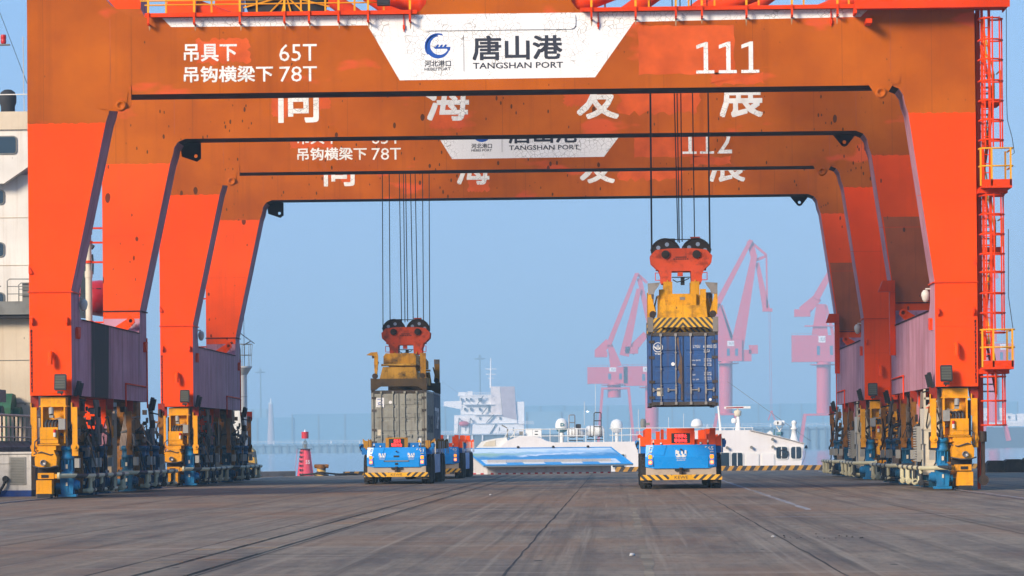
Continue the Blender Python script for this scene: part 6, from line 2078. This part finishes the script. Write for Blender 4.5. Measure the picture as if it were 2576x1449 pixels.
# E: beyond the ladder
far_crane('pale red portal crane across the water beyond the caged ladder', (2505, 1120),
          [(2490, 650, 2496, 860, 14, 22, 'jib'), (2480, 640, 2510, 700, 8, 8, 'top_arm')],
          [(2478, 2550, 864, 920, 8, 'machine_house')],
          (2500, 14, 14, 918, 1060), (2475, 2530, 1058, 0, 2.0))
hr = MB()
for x in (1934, 1938):
    hr.tube(at(x, 784, FY), at(x + 4, 1030, FY), .10, 4)
tag(hr.build('hoist_rope', FAR_RED), 'pair of hoist ropes hanging from the tallest far crane', 'rope')
b = MB(); a = at(1941, 1048, FY)
for s in (-1, 1):
    b.bar((a.x - s * 2.4, FY, a.z - 2.5), (a.x - s * .3, FY, a.z + 3.0), .8, .8)
b.box(a.x - .8, a.x + .8, FY - .5, FY + .5, a.z + 2.4, a.z + 4.2)
tag(b.build('crane_grab', FAR_RED), 'red grab standing below the ropes of the tallest far crane', 'grab')

# white ship across the basin
WY = 2100.0
ws = thing('moored_ship', 'pale white ship with pink funnel across the basin, behind the board', 'ship', (at(1230, 1100, WY).x, WY, -2.6))
wo = Vector(ws.location)
Wp = lambda x, y: at(x, y, WY) - wo


def wbox(name, x0, x1, y0, y1, d0, d1, m, parent=None):
    a, c_ = Wp(x0, y1), Wp(x1, y0)
    b = MB(); b.box(a.x, c_.x, d0, d1, a.z, c_.z); return b.build(name, m, parent or ws)


def wpoly(name, pts, d0, d1, m):
    b = MB(); b.prism([(Wp(*p).x, Wp(*p).z) for p in pts], d0, d1); return b.build(name, m, ws)


wpoly('hull', [(1050, 1094), (1420, 1091), (1410, 1172), (1060, 1172)], 1, 18, paint('far_hull', (.09, .13, .17), rough=.6))
wbox('main_deck', 1112, 1345, 1092, 1095, -.3, 14, FAR_W)
for x in (1125, 1147, 1168, 1186, 1212):
    wbox('deck_pillar', x, x + 3.5, 1095, 1109, 0, .4, FAR_W)
wbox('tier_one', 1142, 1318, 1066, 1092, 2, 13, FAR_W)
wbox('tier_two', 1142, 1300, 1043, 1066, 3, 13, FAR_W)
wbox('tier_three', 1158, 1252, 1017, 1043, 4, 12, FAR_W)
wbox('wheelhouse', 1156, 1240, 995, 1017, 4.5, 12, FAR_W)
wpoly('bridge_wing', [(1115.6, 1010), (1161, 1008), (1161, 1030), (1115.6, 1021)], 3.6, 6, FAR_W)
wbox('wheelhouse_roof', 1150, 1236, 993, 996, 4.2, 12, FAR_W)
wbox('roof_box', 1152, 1173, 986, 994, 5, 8, FAR_W); wbox('roof_box', 1175, 1188, 984, 994, 5, 8, FAR_W)
for x0, x1, y in ((1167, 1242, 1017), (1193, 1262, 1042.5), (1195, 1340, 1065.5)):
    wbox('deck_edge', x0, x1, y, y + 2, 1.5, 4, FAR_W)
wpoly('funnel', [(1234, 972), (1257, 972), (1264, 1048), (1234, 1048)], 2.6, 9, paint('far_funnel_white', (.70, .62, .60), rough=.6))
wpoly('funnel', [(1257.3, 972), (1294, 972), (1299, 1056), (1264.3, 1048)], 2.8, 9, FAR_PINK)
wbox('aft_block', 1294, 1318, 1010, 1066, 4, 10, FAR_W)
b = MB(); b.tube(Wp(1233, 975) + Vector((0, 6, 0)), Wp(1234, 900) + Vector((0, 6, 0)), .6, 6, .3)
for y, hw_ in ((928, 14), (941, 12), (951, 8)):
    b.tube(Wp(1234 - hw_, y) + Vector((0, 6, 0)), Wp(1234 + hw_, y) + Vector((0, 6, 0)), .26, 5)
b.build('mast', FAR_W, ws)
for y, xs, hh in ((1001, (1158, 1171, 1182), 6), (1025, (1167, 1182, 1204), 7), (1049, (1205, 1256), 6), (1001, (1203,), 7), (1022, (1228,), 12), (1075, (1170, 1255, 1290), 9)):
    for x in xs:
        wbox('window', x, x + (2.6 if x != 1203 else 8), y, y + hh, 1.9, 4.05 if y > 1010 else 4.6, FAR_B)
for x0, y0, x1, y1 in ((1200, 1018, 1216, 995), (1212, 1042, 1230, 1019), (1222, 1065, 1242, 1043), (1232, 1092, 1248, 1066)):
    b = MB(); b.bar(Wp(x0, y0) + Vector((0, 1.6, 0)), Wp(x1, y1) + Vector((0, 1.6, 0)), 1.0, .5); b.build('stairway', FAR_B, ws)
a = Wp(1167, 1066)
b = MB(); b.lathe([(.2, -3.2), (1.3, -2.2), (1.6, 0), (1.3, 2.2), (.2, 3.2)], (a.x, .8, a.z), 12, 'x'); b.build('ship_lifeboat', paint('far_lifeboat', (.5, .08, .10), rough=.5), ws)
b = MB()
for x in (1152, 1180):
    b.bar(Wp(x, 1091) + Vector((0, .8, 0)), Wp(x + 3, 1052) + Vector((0, .8, 0)), .6, .6); b.bar(Wp(x + 3, 1052) + Vector((0, .8, 0)), Wp(x + 10, 1060) + Vector((0, .8, 0)), .6, .6)
b.build('davit', FAR_B, ws)
for x0, x1, y in ((1112, 1142, 1085), (1300, 1342, 1060), (1170, 1236, 988), (1250, 1345, 1086)):
    b = MB(); n_ = int((x1 - x0) / 6)
    for i in range(n_ + 1):
        xx = x0 + (x1 - x0) * i / n_; b.tube(Wp(xx, y + 8), Wp(xx, y), .10, 4)
    b.tube(Wp(x0, y), Wp(x1, y), .12, 4); b.tube(Wp(x0, y + 4), Wp(x1, y + 4), .09, 4); b.build('deck_railing', FAR_W, ws)
b = MB(); b.tube(Wp(1112, 960) + Vector((0, 5, 0)), Wp(1150, 987) + Vector((0, 5, 0)), .05, 4); b.build('stay_wire', FAR_B, ws)

# second ship at the far right
RY = 2600.0
rs = thing('moored_ship', 'pale far ship with stepped decks beyond the caged ladder', 'ship', (at(2530, 1100, RY).x, RY, -2.6))
ro = Vector(rs.location)
def rbox(name, x0, x1, y0, y1, d0, d1, m):
    a, c_ = at(x0, y1, RY) - ro, at(x1, y0, RY) - ro
    b = MB(); b.box(a.x, c_.x, d0, d1, a.z, c_.z); return b.build(name, m, rs)
rbox('hull', 2440, 2760, 1073, 1168, 0, 14, paint('far_hull_dark', (.07, .10, .14), rough=.6))
for x0, x1, y0, y1 in ((2470, 2576, 1058, 1073), (2474, 2555, 1042, 1058), (2474, 2548, 1040, 1042), (2476, 2530, 1026, 1040), (2560, 2600, 1040, 1058)):
    rbox('deckhouse', x0, x1, y0, y1, 1 + (1073 - y1) * .05, 10, FAR_W)
for x in (2482, 2496, 2510, 2522, 2536):
    rbox('window', x, x + 4, 1046, 1052, .5, 2, FAR_B)
b = MB()
for i in range(20): b.tube(at(2450 + i * 8, 1073, RY) - ro, at(2450 + i * 8, 1064, RY) - ro, .06, 4)
b.tube(at(2450, 1064, RY) - ro, at(2602, 1063, RY) - ro, .08, 4); b.build('deck_railing', FAR_W, rs)

# jetties with railings, sheds, masts
def jetty(label, x0, x1, ytop, Y, ybot, rail=True):
    a, c_ = at(x0, ytop, Y), at(x1, ytop, Y)
    z = (a.z + c_.z) / 2
    t = thing('jetty', label, 'jetty', (a.x, Y, -2.6))
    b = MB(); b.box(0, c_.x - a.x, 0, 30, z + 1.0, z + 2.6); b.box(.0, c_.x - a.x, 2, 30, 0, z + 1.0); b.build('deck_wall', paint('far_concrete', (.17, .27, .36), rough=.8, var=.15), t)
    n_ = int((c_.x - a.x) / 7)
    b = MB()
    for i in range(n_): b.box(i * 7, i * 7 + 1.2, -.6, 0, 0, z + 2.4)
    b.build('pile', FAR_B, t)
    if rail:
        b = MB(); L_ = c_.x - a.x; i = 0.0
        while i < L_: b.tube((i, .3, z + 2.6), (i, .3, z + 5.2), .12, 4); i += 3.4
        for h in (3.9, 5.2): b.tube((0, .3, z + h), (L_, .3, z + h), .13, 4)
        tag(b.build('railing', FAR_W, t), None, kind='stuff')
        i = 6.0
        while i < L_:
            b = MB(); b.tube((i, .8, z + 2.6), (i, .8, z + 5.2), .7, 8, .5); b.build('jetty_bollard', FAR_W, t); i += 25.0
    return t


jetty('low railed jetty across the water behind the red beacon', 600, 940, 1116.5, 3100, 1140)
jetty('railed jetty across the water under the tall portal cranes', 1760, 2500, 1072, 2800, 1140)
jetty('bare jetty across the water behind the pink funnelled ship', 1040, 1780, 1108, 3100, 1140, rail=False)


def shed(label, x0, x1, yt, Y, depth, m, roof=0.0):
    a, c_ = at(x0, yt, Y), at(x1, yt, Y)
    t = thing('storage_shed', label, 'shed', (a.x, Y, -2.6))
    b = MB(); h = a.z + 2.6
    b.prism([(0, 0), (c_.x - a.x, 0), (c_.x - a.x, h), ((c_.x - a.x) / 2, h + roof), (0, h)], 0, depth); b.build('wall', m, t)
    n_ = max(2, int((c_.x - a.x) / 30)); 
    for i in range(n_ + 1):
        b = MB(); xx = (c_.x - a.x) * i / n_; b.box(xx - .8, xx + .8, -1.0, 0, 0, h); b.build('wall_post', FAR_B, t)
    return t


SH = paint('far_shed', (.10, .26, .42), rough=.8, var=.15)  # blue of the haze put into both shed wall colours
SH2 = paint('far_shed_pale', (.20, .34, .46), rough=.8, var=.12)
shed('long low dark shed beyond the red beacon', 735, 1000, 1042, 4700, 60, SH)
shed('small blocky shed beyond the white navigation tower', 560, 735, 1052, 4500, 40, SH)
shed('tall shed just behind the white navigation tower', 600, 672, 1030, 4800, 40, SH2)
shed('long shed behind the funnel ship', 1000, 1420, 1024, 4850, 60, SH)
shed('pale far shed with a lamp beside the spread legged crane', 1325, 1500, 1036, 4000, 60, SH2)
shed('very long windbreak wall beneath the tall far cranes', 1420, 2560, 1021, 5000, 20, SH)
lp = MB(); lp.lathe([(0, -1.2), (1.4, -.6), (1.8, 0), (1.4, .6), (0, 1.2)], tuple(at(1478, 1035.5, 3985)), 12)
tag(lp.build('shed_lamp', paint('lamp_glow', (1, .98, .9), emit=(1, .97, .9, 2.2))), 'small lit white lamp on the pale far shed', 'lamp')


def light_mast(label, x, yt, yb, Y):
    a, c_ = at(x, yt, Y), at(x, yb, Y)
    t = thing('light_mast', label, 'mast', (a.x, Y, -2.6))
    h = a.z + 2.6
    b = MB(); b.tube((0, 0, 0), (0, 0, h), 1.5, 8, .9); b.build('pole', FAR_B, t)
    b = MB(); b.lathe([(2.0, h - 4.4), (7.2, h - 3.6), (7.2, h - 2.4), (2.0, h - 1.6), (1.2, h + 2.4)], (0, 0, 0), 10); b.build('lamp_crown', FAR_B, t)


light_mast('hazy light mast beyond the navigation tower and the beacon', 655, 931, 1100, 4700)
light_mast('hazy light mast rising behind the white ship', 1207, 897, 1100, 4700)
t = thing('signal_tower', 'pale slender signal tower across the water near the hazy mast', 'tower', (at(682, 1090, 4200).x, 4200, -2.6))
h = at(682, 1002, 4200).z + 2.6
b = MB(); b.tube((0, 0, 0), (0, 0, h - 7), 5.2, 10, 2.6); b.build('shaft', paint('far_pale', (.50, .40, .42), rough=.6), t)
b = MB(); b.lathe([(2.5, h - 7), (3.2, h - 6), (1.2, h - 5), (.6, h)], (0, 0, 0), 10); b.build('lantern', FAR_W, t)
# ---------------------------------------------------------------- haze over the harbour
def haze_box():
    b = MB(); b.box(-1500, 1500, -30, 5500, -3.6, 172)
    o = b.build('haze', [], None)
    m = bpy.data.materials.new('haze_air')
    m.use_nodes = True
    t = m.node_tree
    t.nodes.clear()
    out = t.nodes.new('ShaderNodeOutputMaterial')
    v = t.nodes.new('ShaderNodeVolumePrincipled')
    v.inputs['Color'].default_value = (.54, .83, 1.0, 1)
    v.inputs['Density'].default_value = .00031
    v.inputs['Anisotropy'].default_value = -0.05
    v.inputs['Density Attribute'].default_value = ''
    m.cycles.homogeneous_volume = True
    t.links.new(v.outputs[0], out.inputs['Volume'])
    o.data.materials.append(m)
    return tag(o, 'pale blue haze hanging over the harbour', kind='stuff')


haze_box()
